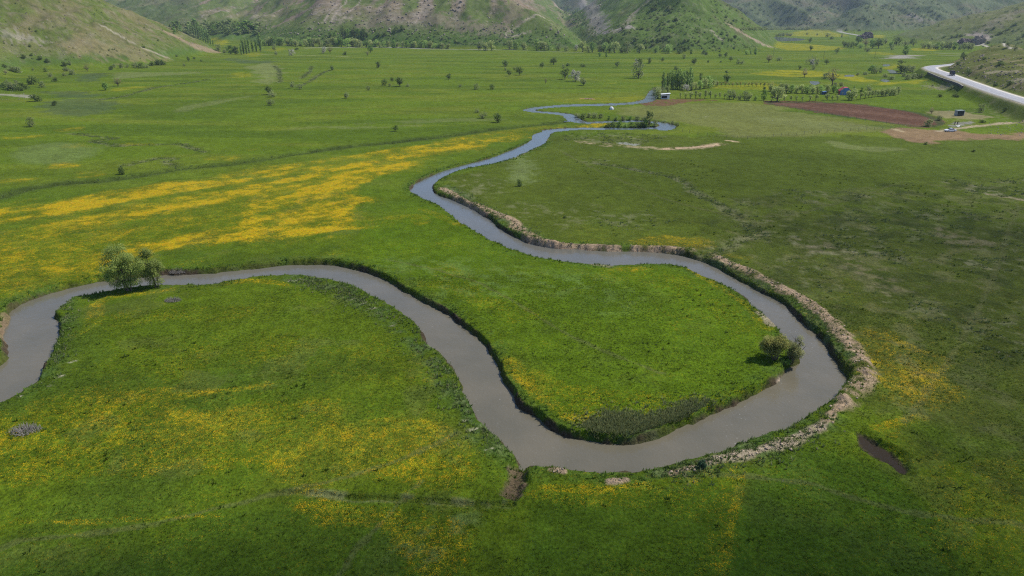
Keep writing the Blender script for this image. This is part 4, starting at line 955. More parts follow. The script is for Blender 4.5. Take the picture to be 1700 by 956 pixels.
cluster('on the hillside at the right edge', 'bushes on the right hillside', [(1567,63,4,'bush',1),(1580,63,4.5,'bush',1),(1588,62,5,'bush',1.2),(1596,61,5,'bush',1),(1547,66,3.5,'bush',1),(1672,79,8,'round',1),(1684,84,10,'greyround',1),(1646,62,3,'bush',1.6),(1660,56,4,'bush',1.5),(1672,50,4,'bush',1.6),(1685,42,4.5,'bush',1.6),(1668,70,4,'greybush',1.4),(1690,66,6,'greybush',1.4),(1640,72,4,'bush',1.5),(1650,48,4,'bush',1.2),(1632,78,2,'bush',1.4),(1698,62,7,'bush',1)])
cluster('on the reedy island in the old river loop', 'bushes on the island in the old river loop', [(958,196,8,'greybush',1.2),(968,197,9,'bush',1.1),(978,195,8,'greybush',1.2),(987,196,9,'greybush',1.1),(997,196,7,'greybush',1.3),(1010,199,7,'mid',1.1),(1022,200,8,'lightwillow',1.1),(1034,200,7,'greybush',1.2),(1046,200,8,'mid',1.2),(1058,200,8,'greybush',1.2),(1070,201,8,'greybush',1.2),(1010,213,9,'bush',1),(1018,214,13,'round',1),(1028,213,12,'mid',1.2),(1038,213,10,'lightwillow',1.1),(1048,213,10,'mid',1.2),(1058,213,11,'bush',1.1),(1067,213.5,12,'round',1.0),(1077,214,28,'oval',.75),(1070,213,16,'mid',.7),(1087,209,10,'greybush',1),(1102,205,6,'greybush',1.4),(1115,206,6,'greybush',1.4),(1124,209,6,'greybush',1.2)])
cluster('alone on the pasture right of the river', 'lone shrubs on the right pasture', [(862,309,13,'bush',.6),(938,362,5,'bush',.9)])
md = []
while len(md) < 60:
    x = R2.uniform(1005, 1262); y = R2.uniform(2, 84)
    if y < 4 + (x - 1130) * .60 or (x < 1060 and y < 50 - (x - 1005) * .6 + 8): continue
    md.append((x, y, R2.uniform(3.4, 5.5), R2.choice(['bush', 'bush', 'mid', 'greybush']), R2.uniform(.9, 1.4)))
cluster('', 'shrubs scattered over the bushy mound', md, 'small dark green shrub among many on the steep bushy mound')
gl = [(R2.uniform(930,1000), 0, 0, 0, 0) for _ in range(0)]
for _ in range(110):
    tt = R2.random(); gl.append((935 + 60 * tt + R2.uniform(-14, 14), 12 + 58 * tt + R2.uniform(-5, 5), R2.uniform(2.5, 4.5), R2.choice(['bush', 'mid', 'greybush']), 1.2))

fb = [(R2.uniform(440, 1000), R2.uniform(46, 74), R2.uniform(1.5, 3.4), R2.choice(['bush', 'mid', 'mid', 'greybush']), 1.4) for _ in range(420)]

fh = [(R2.uniform(1180, 1560), R2.uniform(2, 44), R2.uniform(1.6, 3.2), 'bush', 1.5) for _ in range(300)]
mx = []
while len(mx) < 460:
    x = R2.uniform(1000, 1270); y = R2.uniform(2, 86)
    if y < 3 + (x - 1130) * .60 or (x < 1060 and y < 50 - (x - 1005) * .6): continue
    mx.append((x, y, R2.uniform(1.6, 3.6), R2.choice(['bush', 'bush', 'mid', 'greybush']), R2.uniform(.9, 1.5)))
ah = [(R2.uniform(0, 350), R2.uniform(0, 100), R2.uniform(1.2, 2.4), 'bush', 1.4) for _ in range(90)] + [(R2.uniform(1560, 1700), R2.uniform(10, 85), R2.uniform(1.5, 3), 'bush', 1.5) for _ in range(90)]
MASS = [('side_valley_wood', wood), ('gully_scrub', gl), ('foothill_scrub', fb), ('distant_hill_scrub', fh), ('mound_scrub', mx), ('hillside_scrub', ah), ('distant_tree_line', far_line)]

pts = [(a[0], a[1]) for c_ in ALL for a in c_[2]]
H = hit(pts)
k = 0; rv = random.Random(3)
for place, group, items, shared in ALL:
    recs = []
    for a in items:
        recs.append((a, H[k])); k += 1
    recs.sort(key=lambda r: r[0][0])
    cnt = {}
    for a, h in recs: cnt[a[3]] = cnt.get(a[3], 0) + 1
    seen = {}
    for a, h in recs:
        px, py, hp, kind, wf = a
        dist = math.sqrt(h[0] ** 2 + h[1] ** 2 + (CAM_H - h[2]) ** 2)
        slant = math.sqrt(FPX ** 2 + (px - 850) ** 2 + (py - 478) ** 2)
        hh_ = hp * dist / slant * 1.04
        seen[kind] = seen.get(kind, 0) + 1
        tr, cr, small = get(kind, rv.randrange(3 if kind not in ('fruityellow', 'bare', 'oval') else 2))
        if shared: lab = shared
        else:
            n_ = seen[kind]
            lab = f'{LOOK[kind]} {place}'
            if cnt[kind] > 1:
                lab = ('leftmost ' if n_ == 1 else 'rightmost ' if n_ == cnt[kind] else ORD[min(n_, 20)] + ' from left ') + lab
        lab = ' '.join(lab.split()[:16])
        wf = wf * rv.uniform(.93, 1.07)
        # a joined mesh where the photograph shows no parts
        if hp < 12:
            o = link(NAME[kind], small, loc=(h[0], h[1], h[2] - .05), label=lab, cat=CAT.get(kind, 'tree'), group=group)
            o.scale = (hh_ * wf, hh_ * wf, hh_); o.rotation_euler[2] = rv.uniform(0, 6.28)
        else:
            o = empty(NAME[kind], (h[0], h[1], h[2] - .05), lab, CAT.get(kind, 'tree'), group, rv.uniform(0, 6.28))
            for nm, me_ in (('trunk', tr), ('crown', cr)):
                c_ = link(nm, me_, o); c_.scale = (hh_ * wf, hh_ * wf, hh_)

# --- scrub and woods that read as one mass
LITE = {}
def lite(kind):
    if kind not in LITE:
        R = np.random.default_rng(hash_name(kind) + 5)
        bl = crown_blobs(R, 9, .08, .92, .8, lambda t: 1 - .5 * t) if 'bush' in kind else crown_blobs(R, 9, .12, .95, .5)
        LITE[kind] = leaves(R, bl, 95, .13 if 'bush' in kind else .10)[0]
    return LITE[kind]
MATS = {'bush': L_dark, 'greybush': L_grey, 'mid': L_mid}
for nm_, lst in MASS:
    Hm = hit([(a[0], a[1]) for a in lst])
    ks = sorted(set(a[3] for a in lst)); V_ = []; MI = []
    for a, h in zip(lst, Hm):
        dist = math.sqrt(h[0] ** 2 + h[1] ** 2 + (CAM_H - h[2]) ** 2); s1 = a[2] * dist / math.sqrt(FPX ** 2 + (a[0] - 850) ** 2 + (a[1] - 478) ** 2)
        if 'hill' in nm_ and h[2] < 3: continue
        v = lite(a[3]); an = rv.uniform(0, 6.28); c_, s_ = math.cos(an), math.sin(an); f1 = s1 * a[4]
        V_.append(np.column_stack([(v[:, 0] * c_ - v[:, 1] * s_) * f1 + h[0], (v[:, 0] * s_ + v[:, 1] * c_) * f1 + h[1], v[:, 2] * s1 + h[2] - .1])); MI += [ks.index(a[3])] * (len(v) // 4)
    V_ = np.concatenate(V_); link(nm_, mesh_np(nm_, V_, np.arange(len(V_)).reshape(-1, 4), [MATS[q] for q in ks], mi=MI), kind='stuff')

# --- the big willows by the near river and the two bushes in the bend, each with its own finely leaved crown
def big_tree(name, label, px, py, blobs, nleaf, size, leafm, trunks, limbs, cat='tree', group=None, S=1.0):
    h = hit([(px, py)])[0]; blobs = [tuple(q * S for q in b) for b in blobs]; trunks = [(x * S, y * S, tuple(q * S for q in l_), ht * S, r * S) for x, y, l_, ht, r in trunks]
    o = empty(name, (h[0], h[1], h[2] - .05), label, cat, group)
    R = np.random.default_rng(int(px))
    parts = []
    for (x, y, lean, ht, r) in trunks:
        parts.append(tube([(x, y, -.1), (x + lean[0] * .3, y + lean[1] * .3, ht * .35), (x + lean[0] * .7, y + lean[1] * .7, ht * .7), (x + lean[0], y + lean[1], ht)], [r * 1.3, r, r * .65, r * .15], 7))
        for i in range(limbs):
            t_ = .25 + .6 * R.random(); an = R.random() * 6.28; L = 1.6 * (1.1 - t_ * .6) * (ht / 6)
            b0 = (x + lean[0] * t_, y + lean[1] * t_, ht * t_)
            parts.append(tube([b0, (b0[0] + math.cos(an) * L * .5, b0[1] + math.sin(an) * L * .5, b0[2] + L * .5), (b0[0] + math.cos(an) * L, b0[1] + math.sin(an) * L, b0[2] + L * 1.05)], [r * .4, r * .25, r * .06], 5))
    link('trunk', mk('trunk', merge(parts), [bark]), o)
    v, f = leaves(R, blobs, nleaf, size, shell=.35)
    link('crown', mesh_np('crown', v, f, [leafm]), o)
    return o
def blobs_in(R, n, c, r, s0, s1, zmin=.5):
    out = []
    while len(out) < n:
        d = R.normal(size=3); d /= np.linalg.norm(d); q = d * R.random() ** .4
        s = s0 + (s1 - s0) * R.random()
        p = np.array(c) + q * (np.array(r) - s * .8)
        if p[2] < zmin: continue
        out.append((*p, s, s, s * .85))
    return out
Rb = np.random.default_rng(4)
bA = blobs_in(Rb, 44, (-.35, 0, 3.9), (3.2, 2.8, 3.2), .40, 1.0, 1.3) + [(-1.0, 0, 6.6, .9, .9, .7), (.1, .1, 6.9, .8, .8, .6), (-1.6, 0, 1.2, 1, .9, .6), (1.3, 0, 1.6, 1, .9, .7), (2.4, 0, 4.2, .9, .9, .9), (-.4, -.3, 1.3, 1.1, .9, .7), (.6, -.2, 1.5, .9, .9, .7), (-2.2, 0, 2.2, .8, .8, .8)]
big_tree('willow_tree', 'large green willow, the taller of two on the bank of the near river', 213, 483, bA, 21000, .080, L_big, [(0, 0, (-.6, 0, 0), 6.2, .10), (.35, .1, (.9, .2, 0), 5.6, .08), (-.3, .1, (-1.3, .1, 0), 5.4, .08)], 12, S=1.17)
bB = blobs_in(Rb, 28, (-.2, 0, 3.2), (1.75, 1.7, 2.5), .35, .75, .9) + [(-.9, 0, 4.9, .6, .6, .6), (-.5, 0, 5.4, .5, .5, .4), (.7, 0, 1.0, .6, .6, .5), (-.3, -.1, .9, .7, .6, .5), (-1.2, 0, 2.0, .7, .7, .7)]
big_tree('willow_tree', 'smaller green willow, right-hand one of two on the bank of the near river', 259, 477, bB, 11000, .075, L_big, [(0, 0, (-.5, 0, 0), 5.0, .10), (.3, .05, (.3, .1, 0), 4.0, .07)], 10, S=1.3)
bC = blobs_in(Rb, 26, (-.25, .3, 1.75), (1.85, 1.5, 1.45), .40, .65, .7)
big_tree('rounded_bush', 'dense olive green dome-shaped bush on the inside bank of the river bend', 1287, 597, bC, 11000, .075, leafy('leaf_olive_bush', (.095, .100, .026), (.165, .158, .050), .45, 1.7), [(0, 0, (-.4, .1, 0), 2.4, .10), (.2, .1, (.5, .2, 0), 2.2, .08), (-.2, 0, (-1, .1, 0), 2.2, .08)], 10, 'bush', S=1.32)
bD = blobs_in(Rb, 22, (.1, .2, 1.7), (1.45, 1.3, 1.7), .35, .6, .5) + [(.7, .2, 3.0, .4, .4, .5)]
big_tree('half_bare_bush', 'brownish half-bare bush leaning over the water in the river bend', 1312, 604, bD, 8000, .062, leafy('leaf_brown_bush', (.088, .092, .036), (.140, .142, .060), .45, 1.6), [(0, 0, (.9, .1, 0), 3.2, .06), (.1, .1, (.2, .3, 0), 3.4, .06), (0, 0, (1.3, -.1, 0), 2.3, .05), (-.1, 0, (-.4, .2, 0), 3.0, .05)], 12, 'bush', S=1.25)
bE = blobs_in(Rb, 12, (0, 0, .55), (1.0, .8, .6), .25, .4, .1)
big_tree('green_bush', 'low dark green bush at the foot of the dome-shaped bush', 1303, 606, bE, 1400, .06, L_mid, [(0, 0, (.2, 0, 0), .8, .04)], 4, 'bush')
big_tree('dark_shrub', 'small dark bluish green shrub beside the pale earth on the near river bank', 1165, 776, blobs_in(Rb, 9, (0, 0, .5), (.62, .55, .62), .2, .32, .1), 1500, .045, leafy('leaf_bluish', (.022, .050, .026), (.045, .085, .045)), [(0, 0, (0, 0, 0), .8, .03)], 5, 'bush')
for (px, py, lab, sc_) in ((43, 716, 'tangle of bare grey brushwood lying on the meadow at lower left', 1.0), (287, 499, 'small heap of grey brushwood near the two willows', .8), (300, 466, 'low grey bare bush on the river bank right of the willows', .8), (295, 452, 'brown bare thicket at the water opposite the right willow', .9)):
    h = hit([(px, py)])[0]; R = np.random.default_rng(px + 1); parts = []
    for i in range(260):
        an = R.random() * 6.28; r_ = 1.3 * math.sqrt(R.random()); x = r_ * math.cos(an) * 1.35; y = r_ * math.sin(an) * .8
        d = R.normal(size=3); d[2] = abs(d[2]) * 1.2 + .35; d /= np.linalg.norm(d); L = .5 + .7 * R.random()
        p0 = np.array([x, y, 0.0]); p1 = p0 + d * L * (1.25 - r_ / 1.6)
        parts.append(tube([p0, (p0 + p1) / 2 + R.normal(size=3) * .05, p1], [.030, .022, .008], 3))
    o = link('brushwood', mk('brushwood', merge(parts), [mottled('grey_twigs', (.16, .145, .13), (.25, .23, .21), 4, .9) if px == 43 else bpy.data.materials['grey_twigs']]), loc=h, label=lab, cat='brushwood')
    o.scale = (sc_, sc_, sc_)
# ------------------------------------------------------------------ buildings, vehicles, people
def boxv(c, s, bev=0.0):
    x, y, z = c; a, b, d = s[0] / 2, s[1] / 2, s[2] / 2
    V = [(x + i * a, y + j * b, z + k_ * d) for k_ in (-1, 1) for j in (-1, 1) for i in (-1, 1)]
    return V, [(0, 2, 3, 1), (4, 5, 7, 6), (0, 1, 5, 4), (2, 6, 7, 3), (0, 4, 6, 2), (1, 3, 7, 5)]
def part(name, vf, m, parent, bev=0.0, smooth=False, label=None):
    me = mk(name, vf, m if isinstance(m, list) else [m], smooth)
    if bev:
        b_ = bmesh.new(); b_.from_mesh(me); bmesh.ops.bevel(b_, geom=list(b_.edges), offset=bev, segments=2, affect='EDGES', profile=.6); b_.to_mesh(me); b_.free()
    return link(name, me, parent, label=label)
def prism(prof, y0, y1, axis='y'):
    """profile of (x,z) pairs pulled along y"""
    n_ = len(prof)
    V = [(p[0], y0, p[1]) for p in prof] + [(p[0], y1, p[1]) for p in prof]
    return V, [tuple(range(n_)), tuple(range(2 * n_ - 1, n_ - 1, -1))] + [(i, i + n_, (i + 1) % n_ + n_, (i + 1) % n_) for i in range(n_)]
def hz(px, py): return hit([(px, py)])[0]
wht = mottled('whitewash', (.70, .69, .66), (.80, .79, .76), 2, .8); roofw = mat('pale_sheet_roof', (.74, .75, .76), .35, .5)
dark = mat('dark_opening', (.02, .02, .022), .6); grey = mottled('grey_paint', (.28, .29, .29), (.36, .37, .37), 2, .7)
black = mat('black_rubber', (.02, .02, .02), .8); glass = mat('dark_window_glass', (.02, .025, .03), .05, .6); chrome = mat('bright_metal', (.6, .6, .62), .25, .5, .9)

# white hut by the poplars
p = hz(1104.5, 164.5); s = np.hypot(p[0], p[1]) / 1133 * 1.02
o = empty('white_hut', (p[0], p[1], p[2] - .1), 'small white hut with a pale sheet roof between willows and the reddish plot', 'hut', rz=math.radians(-6))
part('wall', merge([boxv((-2.2, 1.6, 1.3), (.15, 3.2, 2.6)), boxv((2.2, 1.6, 1.3), (.15, 3.2, 2.6)), boxv((0, 3.2, 1.3), (4.55, .15, 2.6)), boxv((1.55, 0, 1.3), (1.3, .15, 2.6)), boxv((-.65, 0, 2.3), (3.1, .15, .6)), boxv((-.6, 0, .25), (3.1, .15, .5))]), wht, o)
part('window', boxv((-.65, .35, 1.3), (3.0, .1, 1.6)), dark, o)
part('roof', prism([(-2.6, 2.62), (-2.6, 2.74), (2.7, 3.2), (2.7, 3.08)], -.6, 3.6), roofw, o)
# house with a blue roof and red side wall
bl = mottled('blue_sheet', (.10, .19, .42), (.15, .26, .50), 1, .5); rd = mottled('red_boards', (.38, .07, .07), (.46, .11, .11), 2, .7)
p = hz(1403, 158); o = empty('blue_roofed_house', (p[0], p[1], p[2] - .1), 'small house with a blue sheet front and a red roof among the garden trees', 'house', rz=math.radians(-12))
part('wall', boxv((0, 2.5, 1.2), (5.6, 5, 2.4)), bl, o)
part('gable', prism([(-2.8, 2.4), (2.8, 2.4), (1.2, 4.2), (-.6, 4.2)], .02, .14), bl, o)
part('roof', prism([(-3.3, 2.41), (-1.0, 4.35), (1.2, 4.35), (3.2, 2.41), (3.0, 2.30), (1.1, 4.2), (-.9, 4.2), (-3.1, 2.30)], .2, 5.4), rd, o)
part('side_wall', boxv((-2.84, 2.5, 1.3), (.06, 4.6, 2.0)), rd, o)
part('door', boxv((-1.6, -.03, 1.0), (.9, .06, 2.0)), grey, o); part('window', boxv((1.2, -.03, 1.4), (1.0, .06, .8)), glass, o)
part('chimney', boxv((-.8, 3.2, 4.6), (.35, .35, 1.1)), grey, o)
p = hz(1368.5, 157); o = empty('blue_shed', (p[0], p[1], p[2]), 'low dark blue shed under the trees left of the blue-roofed house', 'shed')
part('wall', boxv((0, 1, .75), (2.2, 1.8, 1.5)), mat('dark_blue_sheet', (.03, .06, .22), .5), o); part('roof', prism([(-1.3, 1.5), (-1.3, 1.6), (1.3, 1.85), (1.3, 1.75)], -.1, 2.1), bl, o); part('door', boxv((.3, .08, .65), (.7, .05, 1.2)), dark, o)

# dome tent
p = hz(1015, 181.5)
o = empty('dome_tent', tuple(p), 'small pale grey dome tent pitched on the grass near the reddish plot', 'tent', rz=.4)
def dome(r, h, n=16, m_=7):
    V = []; F_ = []
    for i in range(m_):
        a_ = math.pi / 2 * i / m_
        for j in range(n):
            b_ = 2 * math.pi * j / n; e = 1 + .06 * math.cos(4 * b_)
            V.append((r * math.cos(a_) * math.cos(b_) * e, r * math.cos(a_) * math.sin(b_) * e, h * math.sin(a_)))
    V.append((0, 0, h))
    for i in range(m_ - 1):
        for j in range(n): F_.append((i * n + j, i * n + (j + 1) % n, (i + 1) * n + (j + 1) % n, (i + 1) * n + j))
    for j in range(n): F_.append(((m_ - 1) * n + j, (m_ - 1) * n + (j + 1) % n, len(V) - 1))
    return V, F_
part('tent_shell', dome(1.15, 1.45), mat('pale_tent_cloth', (.62, .62, .64), .6), o, smooth=True)
part('doorway', ([(-1.22, -.35, .02), (-1.22, .35, .02), (-1.06, .25, .8), (-.95, 0, 1.0), (-1.06, -.25, .8)], [(0, 1, 2, 3, 4)]), dark, o)
part('groundsheet', boxv((0, 0, .02), (2.5, 2.5, .03)), mat('dark_groundsheet', (.06, .07, .08), .7), o)

roofw2 = mat('grey_green_roof', (.30, .36, .34), .6)
# dark kiosk on the earth platform
p = hz(1594, 192.5); o = empty('dark_kiosk', (p[0], p[1], p[2] - .05), 'dark-fronted kiosk with pale edges standing on bare earth above the parked car', 'kiosk', rz=math.radians(8))
part('cabin', boxv((0, 1.0, 1.35), (3.4, 2.0, 2.3)), grey, o, .03)
dk = mottled('dark_green_panel', (.025, .035, .035), (.045, .055, .055), 3, .5)
for sx_ in (-1, 1): part('panel', boxv((sx_ * .82, -.02, 1.62), (1.55, .06, 1.6)), dk, o)
for sx_ in (-1, 1): part('lower_panel', boxv((sx_ * .82, -.02, .5), (1.55, .06, .55)), mat('brownish_panel', (.10, .08, .07), .7) if sx_ == -1 else bpy.data.materials['brownish_panel'], o)
part('roof', boxv((0, 1.0, 2.57), (3.6, 2.2, .10)), roofw2, o)
part('corner_post', boxv((1.78, -.05, 1.3), (.14, .14, 2.5)), wht, o); part('corner_post', boxv((-1.78, -.05, 1.3), (.14, .14, 2.5)), grey, o)

# white saloon car, side on
def wheel_vf(r, w, n=18):
    V = [(r * math.cos(2 * math.pi * i / n), y, r * math.sin(2 * math.pi * i / n)) for y in (-w / 2, w / 2) for i in range(n)]
    return V, [tuple(range(n)), tuple(range(2 * n - 1, n - 1, -1))] + [(i, i + n, (i + 1) % n + n, (i + 1) % n) for i in range(n)]
paint = mat('white_car_paint', (.78, .79, .82), .25, .5)
p = hz(1577, 218.5); o = empty('parked_car', tuple(p), 'white four-door saloon car parked on the bare stony lot', 'car', rz=math.radians(4))
def loft(secs):
    n_ = len(secs[0]); V = [v_ for s_ in secs for v_ in s_]; F_ = [tuple(range(n_))[::-1], tuple(range((len(secs) - 1) * n_, len(secs) * n_))]
    for i in range(len(secs) - 1):
        for j in range(n_): F_.append((i * n_ + j, i * n_ + (j + 1) % n_, (i + 1) * n_ + (j + 1) % n_, (i + 1) * n_ + j))
    return V, F_
def sec(x, hw, z0, z1): return [(x, -hw, z0), (x, hw, z0), (x, hw * 1.02, (z0 + z1) / 2), (x, hw * .93, z1), (x, -hw * .93, z1), (x, -hw * 1.02, (z0 + z1) / 2)]
part('body', loft([sec(-2.2, .70, .40, .68), sec(-2.05, .82, .30, .80), sec(-1.3, .86, .26, .90), sec(-.7, .87, .24, .95), (sec(1.0, .87, .24, .98)), sec(1.7, .86, .26, .98), sec(2.1, .82, .32, .94), sec(2.2, .72, .42, .80)]), paint, o, smooth=False)
cab = [(-.85, .94), (-.25, 1.40), (.75, 1.42), (1.45, .98)]
part('roof', prism([(-.30, 1.36), (-.20, 1.43), (.72, 1.45), (.82, 1.38)], -.62, .62), paint, o)
part('windscreen', prism([(-.87, .93), (-.30, 1.37), (-.24, 1.37), (-.80, .93)], -.70, .70), glass, o)
part('rear_window', prism([(.76, 1.39), (.82, 1.39), (1.46, .97), (1.38, .97)], -.68, .68), glass, o)
for sy_ in (-1, 1):
    for a_, b_ in (((-.72, .95), (-.22, 1.35)), ((.27, .95), (.27, 1.36))):
        pass
    part('side_window', prism([(-.72, .95), (-.26, 1.35), (.22, 1.36), (.22, .95)], sy_ * .66, sy_ * .72), glass, o)
    part('side_window', prism([(.30, .95), (.30, 1.36), (.74, 1.36), (1.28, .97)], sy_ * .66, sy_ * .72), glass, o)
    part('door_pillar', prism([(.22, .95), (.22, 1.37), (.30, 1.37), (.30, .95)], sy_ * .66, sy_ * .725), paint, o)
    part('headlight', boxv((-2.12, sy_ * .58, .66), (.14, .30, .14)), chrome, o); part('tail_light', boxv((2.16, sy_ * .60, .74), (.10, .26, .14)), mat('red_lamp', (.5, .02, .02), .3) if sy_ == -1 else bpy.data.materials['red_lamp'], o)
    for wx in (-1.35, 1.32):
        w_ = part('wheel', wheel_vf(.31, .2), black, o); w_.location = (wx, sy_ * .80, .31)
        r_ = part('rim', wheel_vf(.19, .02), chrome, w_); r_.location = (0, sy_ * .105, 0)
part('bumper', boxv((-2.2, 0, .42), (.12, 1.5, .16)), grey, o); part('bumper', boxv((2.2, 0, .44), (.12, 1.5, .16)), grey, o)

# lorry coming down the road
q0 = np.array([P(1585, 126, ROADZ)]).ravel(); i_ = np.argmin(np.hypot(*(ROAD - q0).T)); d_ = ROAD[min(i_ + 1, len(ROAD) - 1)] - ROAD[i_ - 1]; ang = math.atan2(d_[1], d_[0])
pos = ROAD[i_] + np.array([-math.sin(ang), math.cos(ang)]) * 1.0
o = empty('dark_lorry', (pos[0], pos[1], ROADZ + .1), 'dark lorry with a boxy load driving on the grey road beside the slope', 'lorry', rz=ang)
dkp = mat('dark_lorry_paint', (.035, .030, .035), .35, .5)
part('cargo_box', boxv((-1.2, 0, 1.95), (4.4, 2.4, 2.3)), mottled('dark_tarpaulin', (.04, .035, .04), (.07, .06, .065), 2, .8), o, .06)
part('chassis', boxv((-.2, 0, .65), (6.6, 1.4, .25)), black, o)
part('cab', prism([(1.2, .6), (1.2, 2.55), (2.3, 2.55), (2.9, 1.6), (3.0, .6)], -1.1, 1.1), dkp, o, .05)
part('windscreen', prism([(2.38, 2.45), (2.44, 2.45), (2.96, 1.62), (2.90, 1.62)], -.95, .95), glass, o)
for sy_ in (-1, 1):
    part('side_window', prism([(1.5, 1.6), (1.5, 2.3), (2.2, 2.3), (2.6, 1.6)], sy_ * 1.10, sy_ * 1.13), glass, o)
    part('headlight', boxv((3.0, sy_ * .8, .85), (.08, .3, .2)), chrome, o)
    for wx in (2.1, -1.6, -2.6):
        w_ = part('wheel', wheel_vf(.48, .3), black, o); w_.location = (wx, sy_ * 1.0, .48); r_ = part('rim', wheel_vf(.26, .02), chrome, w_); r_.location = (0, sy_ * .155, 0)
part('bumper', boxv((3.05, 0, .55), (.15, 2.2, .3)), grey, o)

# two people standing by the lot
skin = mat('skin', (.42, .26, .18), .6); cloth = mat('dark_jacket', (.022, .022, .03), .85); trous = mat('dark_trousers', (.03, .028, .03), .85); hairm = mat('dark_hair', (.02, .015, .012), .8)
def person(px, py, label, rz, raise_arm=False):
    p = hz(px, py); o = empty('person', tuple(p), label, 'person', rz=rz)
    V = [(0, 0, .95), (0, 0, 1.15), (0, 0, 1.38), (0, 0, 1.50), (0, -.01, 1.60), (0, 0, 1.74)]; Rr = [.15, .14, .17, .06, .09, .075]; E_ = [(0, 1), (1, 2), (2, 3), (3, 4), (4, 5)]
    def chain(st, ps, rs):
        prev = st
        for a_, b_ in zip(ps, rs): V.append(a_); Rr.append(b_); E_.append((prev, len(V) - 1)); prev = len(V) - 1
        return prev
    for s_ in (-1, 1):
        chain(0, [(s_ * .10, 0, .88), (s_ * .12, .02, .48), (s_ * .13, 0, .08), (s_ * .14, -.14, .04)], [.11, .075, .05, .04])
        if raise_arm and s_ == 1: wr = chain(2, [(s_ * .22, 0, 1.42), (s_ * .34, -.10, 1.60), (s_ * .30, -.14, 1.84)], [.07, .05, .035]); hd = Vector((0, -.02, 1)); base = (s_ * .30, -.14, 1.86)
        else: wr = chain(2, [(s_ * .21, 0, 1.40), (s_ * .26, .02, 1.12), (s_ * .25, -.07, .88)], [.07, .05, .035]); hd = Vector((0, -.1, -1)); base = (s_ * .25, -.075, .86)
        V.append(tuple(Vector(base) + hd * .05)); Rr.append(.035); E_.append((wr, len(V) - 1)); palm = len(V) - 1
        for fi in range(4):
            off = Vector((0, -.03 + .02 * fi, 0)); L_ = (.07, .085, .08, .06)[fi]
            V.append(tuple(Vector(V[palm]) + off + hd * L_)); Rr.append(.009); E_.append((palm, len(V) - 1))
        V.append(tuple(Vector(V[palm]) + Vector((0, -.06, 0)) + hd * .02)); Rr.append(.010); E_.append((palm, len(V) - 1))
    me_ = bpy.data.meshes.new('body'); me_.from_pydata(V, E_, [])
    b_ = link('body', me_, o)
    md_ = b_.modifiers.new('skin', 'SKIN')
    for i, sv in enumerate(me_.skin_vertices[0].data): sv.radius = (Rr[i], Rr[i] * (.8 if i < 3 else 1)); sv.use_root = (i == 0)
    b_.modifiers.new('sub', 'SUBSURF').levels = 1
    dg = bpy.context.evaluated_depsgraph_get(); me2 = bpy.data.meshes.new_from_object(b_.evaluated_get(dg)); b_.modifiers.clear(); b_.data = me2
    me2.materials.clear()
    for m_ in (cloth, trous, skin): me2.materials.append(m_)
    for q_ in me2.polygons:
        c_ = q_.center; q_.use_smooth = True
        hand = abs(c_[0]) > .2 and (c_[2] < .88 or c_[2] > 1.86)
        q_.material_index = 2 if (c_[2] > 1.50 and abs(c_[0]) < .15) or hand else (0 if c_[2] > .95 or abs(c_[0]) > .19 else 1)
    v_, f_ = dome(.105, .12, 12, 4); part('hair', ([(a, b + .015, c + 1.68) for a, b, c in v_], f_), hairm, o, smooth=True)
    for s_ in (-1, 1): part('ear', boxv((s_ * .095, .01, 1.65), (.02, .03, .05)), skin, o); part('eye', boxv((s_ * .032, -.092, 1.665), (.018, .01, .01)), dark, o)
    part('nose', boxv((0, -.105, 1.635), (.02, .03, .04)), skin, o); part('mouth', boxv((0, -.095, 1.595), (.045, .01, .01)), mat('lips', (.3, .12, .1), .6) if 'lips' not in bpy.data.materials else bpy.data.materials['lips'], o)
person(1584.6, 207.5, 'person in dark clothes standing left of another beside the stony lot', .3)
person(1589.0, 207.7, 'person in dark clothes with one arm raised, right of another by the stony lot', -.5, True)
# pale sheet lying next to them
p = hz(1592, 209.6); Rw = np.random.default_rng(2)
gxv, gyv = np.meshgrid(np.linspace(-1.0, 1.0, 13), np.linspace(-.8, .8, 9)); gzv = .22 + .16 * fbm(gxv.ravel() + 3, gyv.ravel(), .7, 3, 3) - .18 * (gxv.ravel() ** 2); gzv = np.maximum(gzv, .03)
V = np.column_stack([gxv.ravel(), gyv.ravel(), gzv]); F_ = [(i * 13 + j, i * 13 + j + 1, (i + 1) * 13 + j + 1, (i + 1) * 13 + j) for i in range(8) for j in range(12)]
link('white_tarpaulin', mesh_np('white_tarpaulin', V, F_, [mat('white_tarpaulin', (.78, .78, .78), .6)], True), loc=tuple(p), label='crumpled white tarpaulin lying in front of the two people', cat='tarpaulin')

# heap of sawn reddish logs on the far bank
lg = mottled('sawn_wood', (.50, .30, .19), (.66, .48, .34), 3, .8); p = hz(976, 164.5)
o = empty('log_heap', tuple(p), 'heap of pale reddish logs lying on the meadow across the upper river', 'logs')
Rl = np.random.default_rng(9)
for i in range(12):
    a_ = Rl.normal() * .6; c_ = np.array([Rl.uniform(-1.8, 1.8), Rl.uniform(-.8, .8), .15 + .25 * (i % 3 == 0)]); d_ = np.array([math.cos(a_), math.sin(a_), .06]) * 1.1
    part('log', tube([c_ - d_, c_, c_ + d_], [.15, .16, .13], 8), lg, o)

